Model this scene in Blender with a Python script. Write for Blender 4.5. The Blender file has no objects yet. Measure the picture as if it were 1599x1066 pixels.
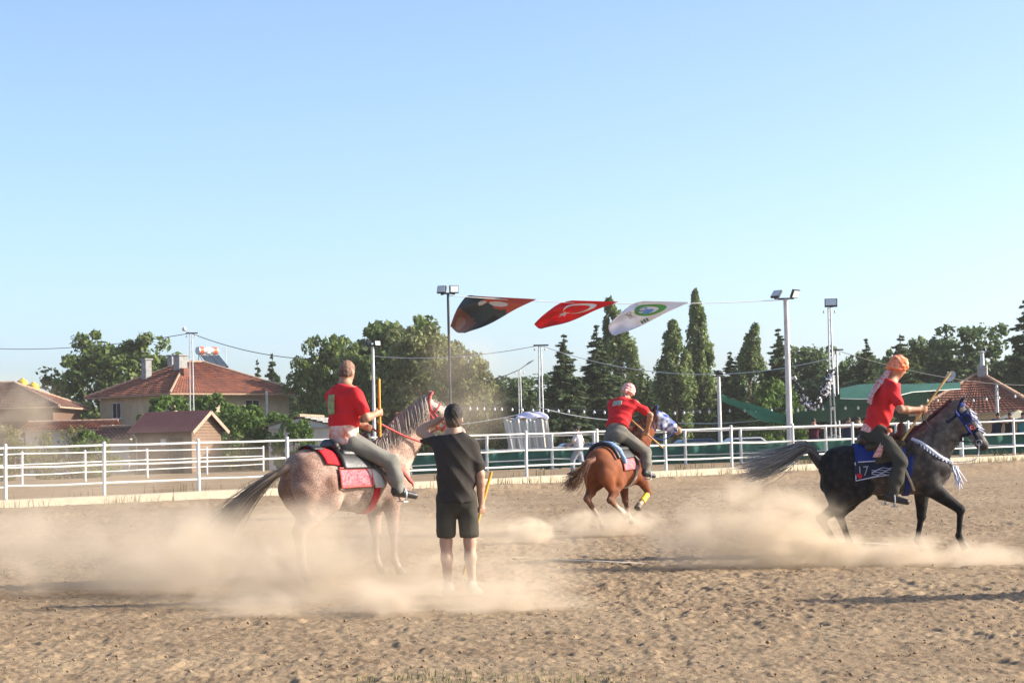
import bpy, math, random
import numpy as np
from mathutils import Vector, Matrix
R = math.radians
rng = np.random.default_rng(7)
random.seed(7)
scene = bpy.context.scene
col = scene.collection
# ------------------------------------------------------------------ camera
F = 3100.0; CX, CY = 799.5, 533.0; CH = 1.36
PITCH = math.atan(161 / F); ROLL = 0.0227
_f = Vector((0, math.cos(PITCH), math.sin(PITCH)))
_u0 = Vector((0, -math.sin(PITCH), math.cos(PITCH))); _r0 = Vector((1, 0, 0))
_r = _r0 * math.cos(ROLL) - _u0 * math.sin(ROLL)
_u = _u0 * math.cos(ROLL) + _r0 * math.sin(ROLL)
CAMP = Vector((0, 0, CH))
cam_d = bpy.data.cameras.new('camera'); cam = bpy.data.objects.new('camera', cam_d); col.objects.link(cam)
cam_d.sensor_width = 36.0; cam_d.lens = 36.0 * F / 1599.0
cam_d.clip_start = 0.1; cam_d.clip_end = 9000
m = Matrix((_r, _u, -_f)).transposed().to_4x4(); m.translation = CAMP
cam.matrix_world = m
scene.camera = cam
# ------------------------------------------------------------------ sky, sun, exposure
SUN_AZ, SUN_EL = R(3), R(24.5)          # azimuth measured from +X towards +Y (away from the camera)
w = bpy.data.worlds.new('World'); scene.world = w; w.use_nodes = True
nt = w.node_tree
bg = nt.nodes['Background']
sky = nt.nodes.new('ShaderNodeTexSky'); sky.sky_type = 'NISHITA'; sky.sun_disc = False
sky.sun_elevation = SUN_EL; sky.sun_rotation = R(90) - SUN_AZ
sky.altitude = 800; sky.air_density = 0.75; sky.dust_density = 3.6; sky.ozone_density = 2.4
nt.links.new(sky.outputs[0], bg.inputs[0]); bg.inputs[1].default_value = 0.13
sd = bpy.data.lights.new('sun', 'SUN'); sd.energy = 4.2; sd.angle = R(0.55); sd.color = (1.0, 0.93, 0.82)
sun = bpy.data.objects.new('sun', sd); col.objects.link(sun)
sv = Vector((math.cos(SUN_AZ) * math.cos(SUN_EL), math.sin(SUN_AZ) * math.cos(SUN_EL), math.sin(SUN_EL)))
sun.rotation_euler = sv.to_track_quat('Z', 'Y').to_euler(); sun.location = (20, 0, 30)
vs = scene.view_settings; vs.view_transform = 'Standard'; vs.look = 'None'; vs.gamma = 1; vs.use_curve_mapping = False
vs.exposure = 1.25
cy = scene.cycles
cy.max_bounces = 6; cy.diffuse_bounces = 2; cy.glossy_bounces = 2; cy.transmission_bounces = 4; cy.volume_bounces = 2
cy.transparent_max_bounces = 12; cy.volume_step_rate = 1.0; cy.volume_max_steps = 256
cy.use_denoising = True; cy.caustics_reflective = False; cy.caustics_refractive = False
# ------------------------------------------------------------------ picture -> place
def ray(x, y): return _f + _r * ((x - CX) / F) + _u * ((CY - y) / F)
def W(x, y, Y):
    d = ray(x, y); return CAMP + d * (Y / d.y)
def G(x, y, z=0.0):
    d = ray(x, y); return CAMP + d * ((z - CH) / d.z)
def proj(p):
    v = Vector(p) - CAMP; d = v.dot(_f); return (CX + F * v.dot(_r) / d, CY - F * v.dot(_u) / d)
def wall_hit(x, y, P0, P1):
    # ray through a pixel meets the vertical plane through P0, P1
    d = ray(x, y); t = Vector((P1.x - P0.x, P1.y - P0.y, 0)); n = Vector((-t.y, t.x, 0))
    k = (P0 - CAMP).dot(n) / d.dot(n); return CAMP + d * k
# ------------------------------------------------------------------ terrain
FA = W(8, 780, 50.0); FB = W(1585, 710, 75.0)
FS = (FB.y - FA.y) / (FB.x - FA.x); FN = 1 / math.sqrt(1 + FS * FS)
def zb(X): return np.clip(0.27 + 0.0088 * (np.asarray(X, float) + 12.8), 0.15, 0.62)
def fdist(X, Y): return (np.asarray(Y, float) - (FA.y + FS * (np.asarray(X, float) - FA.x))) * FN
def sstep(a, b, x):
    t = np.clip((x - a) / (b - a), 0, 1); return t * t * (3 - 2 * t)
def ground_z(X, Y):
    d = fdist(X, Y); z = zb(X)
    z2 = z - 0.02 - 0.42 * sstep(13.0, 20.0, d) * sstep(-8.0, -2.0, np.asarray(X, float))
    return np.where(d < -0.2, (z - 0.2) * sstep(-6.0, -0.9, d), z2)
def gz(X, Y): return float(ground_z(X, Y))
_T = rng.random((256, 256))
def vnoise(x, y, s=0):
    x = np.asarray(x, float) + s * 17.3; y = np.asarray(y, float) + s * 9.7
    xi = np.floor(x).astype(int); yi = np.floor(y).astype(int); fx = x - xi; fy = y - yi
    fx = fx * fx * (3 - 2 * fx); fy = fy * fy * (3 - 2 * fy)
    a = _T[xi & 255, yi & 255]; b = _T[(xi + 1) & 255, yi & 255]; c = _T[xi & 255, (yi + 1) & 255]; d = _T[(xi + 1) & 255, (yi + 1) & 255]
    return (a * (1 - fx) + b * fx) * (1 - fy) + (c * (1 - fx) + d * fx) * fy
def fbm(x, y, o=4, s=0):
    r = 0; a = 0.5
    for i in range(o): r = r + a * vnoise(x * 2 ** i, y * 2 ** i, s + i); a *= 0.5
    return r
# ------------------------------------------------------------------ objects
def tag(o, label=None, cat=None, group=None, kind=None):
    if label: o['label'] = label
    if cat: o['category'] = cat
    if group: o['group'] = group
    if kind: o['kind'] = kind
    return o
def empty(name, loc=(0, 0, 0), rz=0.0, label=None, cat=None, group=None):
    o = bpy.data.objects.new(name, None); col.objects.link(o); o.location = loc; o.rotation_euler = (0, 0, rz)
    o.empty_display_size = 0.2
    return tag(o, label, cat, group)
def link(name, me, mat=None, parent=None, loc=None):
    o = bpy.data.objects.new(name, me); col.objects.link(o)
    if mat is not None and not me.materials: me.materials.append(mat)
    if parent is not None: o.parent = parent
    if loc is not None: o.location = loc
    return o
def dup(o, parent=None):
    c = o.copy(); col.objects.link(c)
    if parent is not None: c.parent = parent
    for ch in list(o.children): dup(ch, c)
    return c
def np_mesh(name, v, f, smooth=True, colors=None):
    # v (n,3), f list or array of quads / tris
    me = bpy.data.meshes.new(name)
    v = np.asarray(v, np.float32)
    if isinstance(f, np.ndarray):
        nf, k = f.shape
        me.vertices.add(len(v)); me.vertices.foreach_set('co', v.ravel())
        me.loops.add(nf * k); me.loops.foreach_set('vertex_index', f.astype(np.int32).ravel())
        me.polygons.add(nf); me.polygons.foreach_set('loop_start', np.arange(0, nf * k, k, dtype=np.int32))
    else:
        me.from_pydata([tuple(map(float, p)) for p in v], [], f)
    me.update(calc_edges=True); me.validate()
    if smooth: me.polygons.foreach_set('use_smooth', np.ones(len(me.polygons), bool))
    if colors is not None:
        a = me.color_attributes.new('Col', 'FLOAT_COLOR', 'POINT')
        c = np.ones((len(v), 4), np.float32); c[:, :3] = colors; a.data.foreach_set('color', c.ravel())
    return me
class MB:
    def __init__(s): s.v = []; s.f = []
    def add(s, vs, fs):
        b = len(s.v); s.v += [tuple(p) for p in vs]; s.f += [tuple(i + b for i in f) for f in fs]; return s
    def box(s, c, d, M=None):
        x, y, z = d[0] / 2, d[1] / 2, d[2] / 2
        p = [Vector((sx * x, sy * y, sz * z)) for sz in (-1, 1) for sy in (-1, 1) for sx in (-1, 1)]
        if M is not None: p = [M @ q for q in p]
        c = Vector(c)
        return s.add([q + c for q in p], [(0, 2, 3, 1), (4, 5, 7, 6), (0, 1, 5, 4), (2, 6, 7, 3), (0, 4, 6, 2), (1, 3, 7, 5)])
    def tube(s, pts, r, n=8, cap=True, flat=None, up=None):
        pts = [Vector(p) for p in pts]; k = len(pts)
        rs = r if hasattr(r, '__len__') else [r] * k
        vs = []; prev = None
        for i, p in enumerate(pts):
            t = (pts[min(i + 1, k - 1)] - pts[max(i - 1, 0)])
            t = t.normalized() if t.length > 1e-9 else Vector((0, 0, 1))
            if up is not None: a = Vector(up[i] if hasattr(up[0], '__len__') else up)
            else: a = prev if prev is not None else (Vector((0, 0, 1)) if abs(t.z) < 0.9 else Vector((1, 0, 0)))
            a = a - t * a.dot(t)
            a = a.normalized() if a.length > 1e-6 else t.orthogonal().normalized()
            b = t.cross(a); prev = a
            fl = flat if flat else 1.0
            for j in range(n):
                q = 2 * math.pi * j / n
                vs.append(p + a * (math.sin(q) * rs[i] * fl) + b * (math.cos(q) * rs[i]))
        fs = [(i * n + j, i * n + (j + 1) % n, (i + 1) * n + (j + 1) % n, (i + 1) * n + j) for i in range(k - 1) for j in range(n)]
        if cap: fs += [tuple(range(n))[::-1], tuple(range((k - 1) * n, k * n))]
        return s.add(vs, fs)
    def lathe(s, prof, c=(0, 0, 0), n=16):
        vs = [(c[0] + r * math.cos(2 * math.pi * j / n), c[1] + r * math.sin(2 * math.pi * j / n), c[2] + z) for r, z in prof for j in range(n)]
        k = len(prof)
        fs = [(i * n + j, i * n + (j + 1) % n, (i + 1) * n + (j + 1) % n, (i + 1) * n + j) for i in range(k - 1) for j in range(n)]
        fs += [tuple(range(n))[::-1], tuple(range((k - 1) * n, k * n))]
        return s.add(vs, fs)
    def grid(s, fn, nu, nv):
        vs = [fn(i / nu, j / nv) for j in range(nv + 1) for i in range(nu + 1)]
        fs = [(j * (nu + 1) + i, j * (nu + 1) + i + 1, (j + 1) * (nu + 1) + i + 1, (j + 1) * (nu + 1) + i) for j in range(nv) for i in range(nu)]
        return s.add(vs, fs)
    def build(s, name, mat, parent=None, smooth=False, solid=0.0, bevel=0.0):
        me = bpy.data.meshes.new(name); me.from_pydata([tuple(map(float, p)) for p in s.v], [], s.f); me.update()
        if smooth:
            me.polygons.foreach_set('use_smooth', np.ones(len(me.polygons), bool))
            me.set_sharp_from_angle(angle=R(45))
        o = link(name, me, mat, parent)
        if solid:
            md = o.modifiers.new('thickness', 'SOLIDIFY'); md.thickness = solid; md.offset = 0
        if bevel:
            md = o.modifiers.new('bevel', 'BEVEL'); md.width = bevel; md.segments = 2; md.limit_method = 'ANGLE'
        return o
# ------------------------------------------------------------------ materials
def mat(name, c, rough=0.8, var=0.15, scale=3.0, bump=0.0, bscale=40.0, c2=None, metal=0.0, spec=0.3, coords='Object', trans=0.0, vcol=False, detail=5):
    ma = bpy.data.materials.new(name); ma.use_nodes = True; n = ma.node_tree.nodes; l = ma.node_tree.links
    b = n['Principled BSDF']; b.inputs['Roughness'].default_value = rough; b.inputs['Metallic'].default_value = metal
    b.inputs['Specular IOR Level'].default_value = spec
    tc = n.new('ShaderNodeTexCoord')
    nz = n.new('ShaderNodeTexNoise'); nz.inputs['Scale'].default_value = scale; nz.inputs['Detail'].default_value = detail; nz.inputs['Roughness'].default_value = 0.6
    l.new(tc.outputs[coords], nz.inputs['Vector'])
    mx = n.new('ShaderNodeMix'); mx.data_type = 'RGBA'
    rp = n.new('ShaderNodeMapRange'); rp.inputs['From Min'].default_value = 0.32; rp.inputs['From Max'].default_value = 0.68
    l.new(nz.outputs['Fac'], rp.inputs['Value']); l.new(rp.outputs[0], mx.inputs['Factor'])
    if c2 is None:
        c2 = tuple(min(1, x * (1 + var)) for x in c); c1 = tuple(x * (1 - var) for x in c)
    else: c1 = c
    mx.inputs['A'].default_value = (*c1, 1); mx.inputs['B'].default_value = (*c2, 1)
    out = mx.outputs['Result']
    if vcol:
        at = n.new('ShaderNodeVertexColor'); at.layer_name = 'Col'
        m2 = n.new('ShaderNodeMix'); m2.data_type = 'RGBA'; m2.blend_type = 'MULTIPLY'; m2.inputs['Factor'].default_value = 1
        l.new(at.outputs[0], m2.inputs['A']); l.new(out, m2.inputs['B']); out = m2.outputs['Result']
    l.new(out, b.inputs['Base Color'])
    if bump:
        n2 = n.new('ShaderNodeTexNoise'); n2.inputs['Scale'].default_value = bscale; n2.inputs['Detail'].default_value = 6
        l.new(tc.outputs[coords], n2.inputs['Vector'])
        bp = n.new('ShaderNodeBump'); bp.inputs['Strength'].default_value = bump; bp.inputs['Distance'].default_value = 0.02
        l.new(n2.outputs['Fac'], bp.inputs['Height']); l.new(bp.outputs[0], b.inputs['Normal'])
    if trans:
        b.inputs['Transmission Weight'].default_value = 0
        tr = n.new('ShaderNodeBsdfTranslucent'); l.new(out, tr.inputs['Color'])
        ms = n.new('ShaderNodeMixShader'); ms.inputs[0].default_value = trans
        l.new(b.outputs[0], ms.inputs[1]); l.new(tr.outputs[0], ms.inputs[2]); l.new(ms.outputs[0], n['Material Output'].inputs['Surface'])
    ma['p'] = 1
    return ma
M = {}
M['white'] = mat('white_paint', (0.64, 0.63, 0.60), 0.5, 0.0, 3.0, 0.08, c2=(0.50, 0.47, 0.42), detail=8)
M['kerb'] = mat('kerb_concrete', (0.42, 0.35, 0.25), 0.9, 0.15, 4, 0.25, 60)
M['steel'] = mat('galvanised_steel', (0.42, 0.43, 0.43), 0.45, 0.12, 8, metal=0.5)
M['dark_steel'] = mat('dark_steel', (0.03, 0.032, 0.035), 0.5, 0.2, 8)
M['lamp_glass'] = mat('lamp_glass', (0.55, 0.57, 0.55), 0.15, 0.05, 4, spec=0.6)
M['rope'] = mat('pale_rope', (0.6, 0.6, 0.58), 0.8, 0.1)
M['wire'] = mat('dark_wire', (0.06, 0.06, 0.06), 0.6, 0.1)
M['greencloth'] = mat('green_cloth', (0.04, 0.14, 0.10), 0.85, 0.2, 2.5, 0.2, 30, trans=0.15)
M['net'] = mat('shade_net', (0.02, 0.10, 0.075), 0.9, 0.2, 3, 0.1, 60, trans=0.25)
M['cream'] = mat('cream_render', (0.52, 0.44, 0.28), 0.92, 0.16, 1.2, 0.2, 30)
M['palewall'] = mat('pale_plaster', (0.55, 0.50, 0.44), 0.92, 0.12, 1.5, 0.2, 30)
M['tile'] = mat('roof_tile', (0.30, 0.105, 0.06), 0.85, 0.3, 1.6, 0.3, 20, c2=(0.15, 0.065, 0.045), detail=9)
M['tile_shaded'] = mat('shaded_roof_tile', (0.17, 0.07, 0.05), 0.9, 0.3, 1.6, 0.3, 20, c2=(0.09, 0.045, 0.035), detail=9)  # darker copy of the roof tile, shade put into its colour
M['tile_trim'] = mat('ridge_mortar', (0.38, 0.24, 0.16), 0.9, 0.2, 5)
M['sheet'] = mat('painted_sheet', (0.115, 0.045, 0.038), 0.5, 0.15, 2)
M['plank'] = mat('brown_plank', (0.20, 0.125, 0.08), 0.8, 0.12, 1.5, 0.15, 50)
M['plank_d'] = mat('dark_plank', (0.13, 0.075, 0.05), 0.8, 0.12, 1.5, 0.15, 50)
M['dark'] = mat('dark_opening', (0.02, 0.018, 0.016), 0.6, 0.2)
M['glass'] = mat('window_glass', (0.03, 0.04, 0.05), 0.1, 0.1, spec=0.7)
M['grey'] = mat('grey_concrete', (0.30, 0.29, 0.27), 0.9, 0.2, 4, 0.2)
M['yellow'] = mat('yellow_plastic', (0.65, 0.42, 0.03), 0.5, 0.1)
M['orange'] = mat('orange_paint', (0.55, 0.09, 0.03), 0.5, 0.1)
M['fabric_white'] = mat('white_fabric', (0.62, 0.60, 0.55), 0.9, 0.1, 4, 0.1, trans=0.2)
M['lilac'] = mat('lilac_fabric', (0.55, 0.53, 0.68), 0.9, 0.1, 4)
M['black'] = mat('black_leather', (0.018, 0.016, 0.015), 0.45, 0.3, 10, 0.15, 50, spec=0.5)
M['wood_stick'] = mat('pale_wood', (0.55, 0.36, 0.13), 0.6, 0.2, 8)
M['yellow_stick'] = mat('yellow_wood', (0.60, 0.34, 0.05), 0.5, 0.15, 8)
# ================================================================== ground
def build_ground():
    ys = np.concatenate([np.linspace(-25, 8.5, 18), np.geomspace(8.8, 26, 520), np.geomspace(26.1, 85, 240), np.geomspace(88, 950, 40)])
    u = np.concatenate([-np.geomspace(3.6, 1.02, 22), np.linspace(-1, 1, 640), np.geomspace(1.02, 3.6, 22)])
    Y, U = np.meshgrid(ys, u, indexing='ij')
    X = U * (np.abs(Y) * 0.275 + 0.6)
    Z = ground_z(X, Y)
    d = fdist(X, Y)
    arena = sstep(0.0, -1.0, d)
    near = np.clip(30 / np.maximum(Y, 5), 0, 1)
    rough = 0.62 + 0.45 * sstep(0.3, 0.7, fbm(X * 0.35, Y * 0.22, 3, 5))
    n1 = fbm(X * 3.1, Y * 3.1, 4, 1) - 0.47
    n2 = np.abs(fbm(X * 7.0, Y * 7.0, 4, 9) - 0.47)
    n3 = sstep(0.60, 0.75, vnoise(X * 15.0, Y * 11.0, 21)) * 0.03
    pits = -sstep(0.68, 0.82, vnoise(X * 4.2, Y * 3.4, 33)) * 0.05
    n4 = fbm(X * 16, Y * 13, 3, 40) - 0.45
    Z = Z + arena * rough * (n1 * 0.024 - n2 * 0.040 + n3 * .35 + pits * .40 + n4 * .026 + (fbm(X * 31, Y * 23, 2, 50) - .37) * .032) + (1 - arena) * (fbm(X * 0.8, Y * 0.8, 3, 3) - 0.45) * 0.06 * (Y < 140)
    # churned ridge of soil at the foot of the kerb
    Z = Z + np.exp(-((d + 2.6) / 0.9) ** 2) * (0.05 + 0.22 * (fbm(X * 0.9, Y * 0.9, 4, 7) - 0.4)) * (Y > 20)
    v = np.stack([X, Y, Z], -1).reshape(-1, 3)
    nr, nc = X.shape
    i = np.arange((nr - 1) * nc).reshape(nr - 1, nc)[:, :-1].ravel()
    f = np.stack([i, i + 1, i + nc + 1, i + nc], -1)
    me = np_mesh('ground', v, f)
    ma = bpy.data.materials.new('dirt'); ma.use_nodes = True; n = ma.node_tree.nodes; l = ma.node_tree.links
    b = n['Principled BSDF']; b.inputs['Roughness'].default_value = 0.95; b.inputs['Specular IOR Level'].default_value = 0.1
    tc = n.new('ShaderNodeTexCoord')
    def noise(s, det=6, ro=0.6):
        q = n.new('ShaderNodeTexNoise'); q.inputs['Scale'].default_value = s; q.inputs['Detail'].default_value = det; q.inputs['Roughness'].default_value = ro
        l.new(tc.outputs['Object'], q.inputs['Vector']); return q.outputs['Fac']
    def ramp(x, a, bb):
        q = n.new('ShaderNodeMapRange'); q.inputs['From Min'].default_value = a; q.inputs['From Max'].default_value = bb; l.new(x, q.inputs['Value']); return q.outputs[0]
    def mix(fac, A, B):
        q = n.new('ShaderNodeMix'); q.data_type = 'RGBA'; l.new(fac, q.inputs['Factor'])
        for k, c in (('A', A), ('B', B)):
            if isinstance(c, tuple): q.inputs[k].default_value = (*c, 1)
            else: l.new(c, q.inputs[k])
        return q.outputs['Result']
    c = mix(ramp(noise(0.35, 5), 0.35, 0.65), (0.305, 0.22, 0.132), (0.235, 0.162, 0.096))
    c = mix(ramp(noise(2.4, 8, 0.7), 0.5, 0.72), c, (0.165, 0.105, 0.06))
    c = mix(ramp(noise(14, 6, 0.7), 0.52, 0.75), c, (0.385, 0.29, 0.185))
    c = mix(ramp(noise(60, 4, 0.7), 0.56, 0.75), c, (0.14, 0.088, 0.05))
    l.new(c, b.inputs['Base Color'])
    bp = n.new('ShaderNodeBump'); bp.inputs['Strength'].default_value = 0.7; bp.inputs['Distance'].default_value = 0.02
    l.new(noise(38, 8, 0.7), bp.inputs['Height']); l.new(bp.outputs[0], b.inputs['Normal'])
    o = link('ground', me, ma); tag(o, 'churned tan dirt of the arena and the land round it', kind='structure')
    # loose clods
    base = np.array([(1, 0, 0), (-1, 0, 0), (0, 1, 0), (0, -1, 0), (0, 0, 1), (0, 0, -1)], float)
    bf = np.array([(0, 2, 4), (2, 1, 4), (1, 3, 4), (3, 0, 4), (2, 0, 5), (1, 2, 5), (3, 1, 5), (0, 3, 5)])
    N = 5000
    yy = 10.5 + 45 * rng.random(N) ** 2.2; xx = (rng.random(N) * 2 - 1) * (yy * 0.27 + 0.5)
    sz = (0.003 + 0.011 * rng.random(N) ** 6) * (1 + yy * 0.02)
    keep = fdist(xx, yy) < -1.2; xx, yy, sz = xx[keep], yy[keep], sz[keep]; N = len(xx)
    V = base[None] * (sz[:, None, None] * (0.6 + 0.8 * rng.random((N, 6, 1))))
    a = rng.random(N) * 6.28; ca, sa = np.cos(a)[:, None], np.sin(a)[:, None]
    vx = V[..., 0] * ca - V[..., 1] * sa; vy = V[..., 0] * sa + V[..., 1] * ca
    V = np.stack([vx + xx[:, None], vy + yy[:, None], V[..., 2] * 0.7 + (ground_z(xx, yy) + sz * 0.2 + 0.008)[:, None]], -1).reshape(-1, 3)
    Fc = (bf[None] + 6 * np.arange(N)[:, None, None]).reshape(-1, 3)
    o = link('soil_clods', np_mesh('soil_clods', V, Fc, False), ma); tag(o, 'loose clods of dry soil scattered over the arena', 'soil', kind='stuff')
build_ground()
def grass(name, spots, label, c, c2, hmin, hmax, per, spread):
    V = []; Fc = []
    for (x, y, k) in spots:
        for i in range(int(per * k)):
            px = x + random.gauss(0, spread); py = y + random.gauss(0, spread * 1.2); pz = gz(px, py) - 0.01
            h = random.uniform(hmin, hmax); a = random.uniform(0, 6.28); t = random.uniform(0.1, 0.7) * h; wd = h * 0.035 + 0.002
            ca, sa = math.cos(a), math.sin(a); b = len(V)
            V += [(px - sa * wd, py + ca * wd, pz), (px + sa * wd, py - ca * wd, pz), (px + ca * t * .4 + sa * wd * .7, py + sa * t * .4 - ca * wd * .7, pz + h * .6), (px + ca * t * .4 - sa * wd * .7, py + sa * t * .4 + ca * wd * .7, pz + h * .6), (px + ca * t, py + sa * t, pz + h)]
            Fc += [(b, b + 1, b + 2, b + 3), (b + 3, b + 2, b + 4)]
    o = link(name, np_mesh(name, V, Fc, False), mat(name, c, 0.8, 0, 1.5, c2=c2, trans=0.3)); tag(o, label, 'grass', kind='stuff')
sp = [(*G(x, y)[:2], k) for x, y, k in [(600, 1062, 1), (640, 1060, 1.5), (680, 1064, 1.5), (720, 1062, 1), (840, 1062, 1.2), (880, 1058, 1.5), (920, 1064, 1.5), (960, 1062, .6), (780, 1066, .5), (20, 1050, .5)]]
grass('short_grass', sp, 'sparse short green grass at the bottom edge of the arena', (0.10, 0.13, 0.04), (0.28, 0.24, 0.10), 0.015, 0.05, 45, 0.2)
sp = []
for i in range(150):
    t = random.random() ** 0.8; x = FA.x - 6 + t * (FB.x - FA.x + 14); y = FA.y + FS * (x - FA.x)
    dd = random.choice([-0.85, -0.9, -1.5, 0.6, 0.4]); sp.append((x - FS * FN * dd, y + FN * dd, random.uniform(.2, 1)))
grass('dry_weeds', sp, 'dry straw coloured weeds along the foot of the arena fence', (0.30, 0.24, 0.11), (0.16, 0.15, 0.06), 0.06, 0.30, 26, 0.28)
# chalk lines
M['chalk'] = mat('chalk', (0.50, 0.44, 0.36), 0.95, 0.2, 8)
def chalk(x0, y0, x1, y1, wd, nm='chalk_line'):
    a, b = G(x0, y0), G(x1, y1); t = (b - a); L = t.length; t.normalize(); nn = Vector((-t.y, t.x, 0)); mb = MB()
    n = max(4, int(L / 0.25)); vs = []; fs = []
    for i in range(n + 1):
        p = a + t * (L * i / n)
        for s in (-1, 1):
            q = p + nn * s * wd * random.uniform(0.1, 0.5); vs.append((q.x, q.y, gz(q.x, q.y) + 0.022))
    for i in range(n):
        if random.random() < 0.55: fs.append((2 * i, 2 * i + 1, 2 * i + 3, 2 * i + 2))
    o = MB().add(vs, fs).build(nm, M['chalk']); tag(o, None, None, kind='structure')
chalk(-30, 846, 160, 851, 0.10); chalk(800, 872, 1010, 882, 0.12); chalk(1290, 845, 1470, 858, 0.12); chalk(690, 826, 560, 822, .1)
# kerb under the arena fence
def kerb():
    vs = []; xs = np.linspace(FA.x - 40, FB.x + 40, 61)
    for x in xs:
        y = FA.y + FS * (x - FA.x); z = float(zb(x))
        for (dd, zz) in ((-0.62, z - 0.34), (-0.55, z - 0.015), (-0.50, z), (0.14, z), (0.16, z - 0.1)):
            vs.append((x - FS * FN * dd, y + FN * dd, zz + (0.01 * math.sin(x * 1.3))))
    fs = [(i * 5 + j, (i + 1) * 5 + j, (i + 1) * 5 + j + 1, i * 5 + j + 1) for i in range(60) for j in range(4)]
    o = MB().add(vs, fs).build('concrete_kerb', M['kerb']); tag(o, 'low cream concrete kerb running under the white arena fence', 'kerb', kind='structure')
kerb()
# ================================================================== fences
def fence(name, pts, hgt, rails, pr, rr, label, skip=()):
    base = empty(name, pts[0], 0, label, 'fence'); o0 = Vector(pts[0])
    cyl = MB().lathe([(pr, 0), (pr, hgt - 0.02), (pr * .8, hgt), (0.001, hgt + 0.004)], n=10); me = None
    for p in pts:
        if me is None: o = cyl.build('post', M['white'], base, True); me = o.data
        else: o = link('post', me, None, base)
        o.location = Vector(p) - o0
        o.rotation_euler = (random.gauss(0, .006), random.gauss(0, .006), 0)
    for i in range(len(pts) - 1):
        if i in skip: continue
        a, b = Vector(pts[i]) - o0, Vector(pts[i + 1]) - o0
        for h in rails:
            t = (b - a).normalized() * pr * 0.7
            MB().tube([a + t + Vector((0, 0, h + random.gauss(0, .008))), (a + b) / 2 + Vector((random.gauss(0, .008), random.gauss(0, .008), h - abs(random.gauss(0, .012)))), b - t + Vector((0, 0, h + random.gauss(0, .008)))], rr, 8).build('rail', M['white'], base, True)
    return base
PX = [-290, -140, 8, 162, 310, 449, 577, 701, 822, 933, 1040, 1143, 1240, 1333, 1420, 1504, 1585, 1664, 1742]
pts = []
for x in PX:
    p = wall_hit(x, 740, FA, FB); pts.append((p.x, p.y, float(zb(p.x)) - 0.005))
fence('arena_fence', pts, 1.40, (0.33, 0.80, 1.30), 0.052, 0.029, 'white three-rail pipe fence along the arena kerb, nearest of the fences')
def gp(x, y, z): p = G(x, y, z); return (p.x, p.y, z)
bl = [gp(-65, 757.5, .3), gp(34, 753, .3), gp(133, 747.5, .3), gp(230, 743, .3), gp(323, 738, .3), gp(411, 734, .3)]
bl = [(x, y, gz(x, y) - 0.01) for x, y, z in bl]
fence('outer_fence', bl, 1.36, (0.40, 0.84, 1.26), 0.058, 0.026, 'white pipe fence in front of the brown hut, behind the arena fence')
br = []
for x in (640, 760, 862, 928, 1070, 1157, 1290, 1400, 1500, 1610, 1720):
    p = W(x, 700, 77.0); br.append((p.x, p.y, gz(p.x, p.y) - 0.01))
fence('outer_fence', br, 1.40, (0.40, 0.84, 1.30), 0.06, 0.024, 'white pipe fence backed with green cloth, behind the walking boy')
def cloth_panel(i, a, b, seed):
    a = Vector(a); b = Vector(b); t = (b - a); 
    def fn(u, v):
        p = a + t * u; z = 0.06 + v * (0.80 + 0.05 * math.sin(u * 9 + seed))
        yy = 0.13 + 0.05 * math.sin(u * 14 + seed * 2 + v * 2) * (0.3 + v) + 0.03 * math.sin(u * 31 + seed)
        return (p.x, p.y + yy, p.z + z - 0.05 * abs(math.sin(u * math.pi)) * v)
    return fn
gc = empty('cloth_barrier', br[0], 0, 'dark green windbreak cloth hung on the fence behind the arena', 'windbreak')
for i in range(len(br) - 1):
    mb = MB(); mb.grid(cloth_panel(i, Vector(br[i]) - Vector(br[0]), Vector(br[i + 1]) - Vector(br[0]), i * 1.7), 40, 8); mb.build('cloth_panel', M['greencloth'], gc, True, 0.006)
# ================================================================== poles, lamps, wires
def floodlight(parent, c, yaw, tilt, sz=(0.42, 0.34)):
    mt = Matrix.Rotation(yaw, 3, 'Z') @ Matrix.Rotation(tilt, 3, 'X')
    o = MB().box((0, 0, 0), (sz[0], 0.09, sz[1]), mt).build('floodlight', M['dark_steel'], parent, bevel=0.012); o.location = c
    g = MB().box(mt @ Vector((0, -0.052, 0)), (sz[0] * .84, 0.012, sz[1] * .8), mt).build('lamp_glass', M['lamp_glass'], o)
    MB().box(mt @ Vector((0, 0.07, -.05)), (sz[0] * .3, 0.05, .25), mt).build('bracket', M['dark_steel'], o)
def light_pole(x, ytop, Y, r, m_, label, lamps, sc=1.0):
    t = W(x, ytop, Y); z0 = gz(t.x, Y) - 0.1; h = t.z - z0
    e = empty('floodlight_pole', (t.x, Y, z0), 0, label, 'light pole')
    MB().lathe([(r, 0), (r * .92, h * .5), (r * .8, h)], n=12).build('pole', m_, e, True)
    MB().lathe([(r * 2, 0.08), (r * 2, .14), (r * 1.05, .2)], n=12).build('base_flange', m_, e, True)
    if lamps: MB().tube([(-0.32 * sc, 0, h + .02), (0.32 * sc, 0, h + .02)], 0.03, 8).build('cross_arm', M['dark_steel'], e, True)
    for (dx, yaw, tilt) in lamps: floodlight(e, (dx * sc, -0.03, h + 0.2 * sc), yaw, tilt, (0.42 * sc, 0.34 * sc))
    return t, e
tA, _ = light_pole(699.5, 459, 70, 0.055, M['dark_steel'], 'slim black floodlight pole with two lamps left of the flags', [(-.27, R(-25), R(-18)), (.27, R(20), R(-5))], .8)
tB, _ = light_pole(1227, 467, 73, 0.115, M['white'], 'thick white floodlight pole with two lamps right of the flags', [(-.36, R(-50), R(-40)), (.36, R(45), R(25))], .95)
light_pole(582, 541, 84, 0.075, M['white'], 'white floodlight pole behind the bald rider on the roan horse', [(-.3, R(200), R(10)), (.3, R(30), R(-10))], .65)
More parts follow.
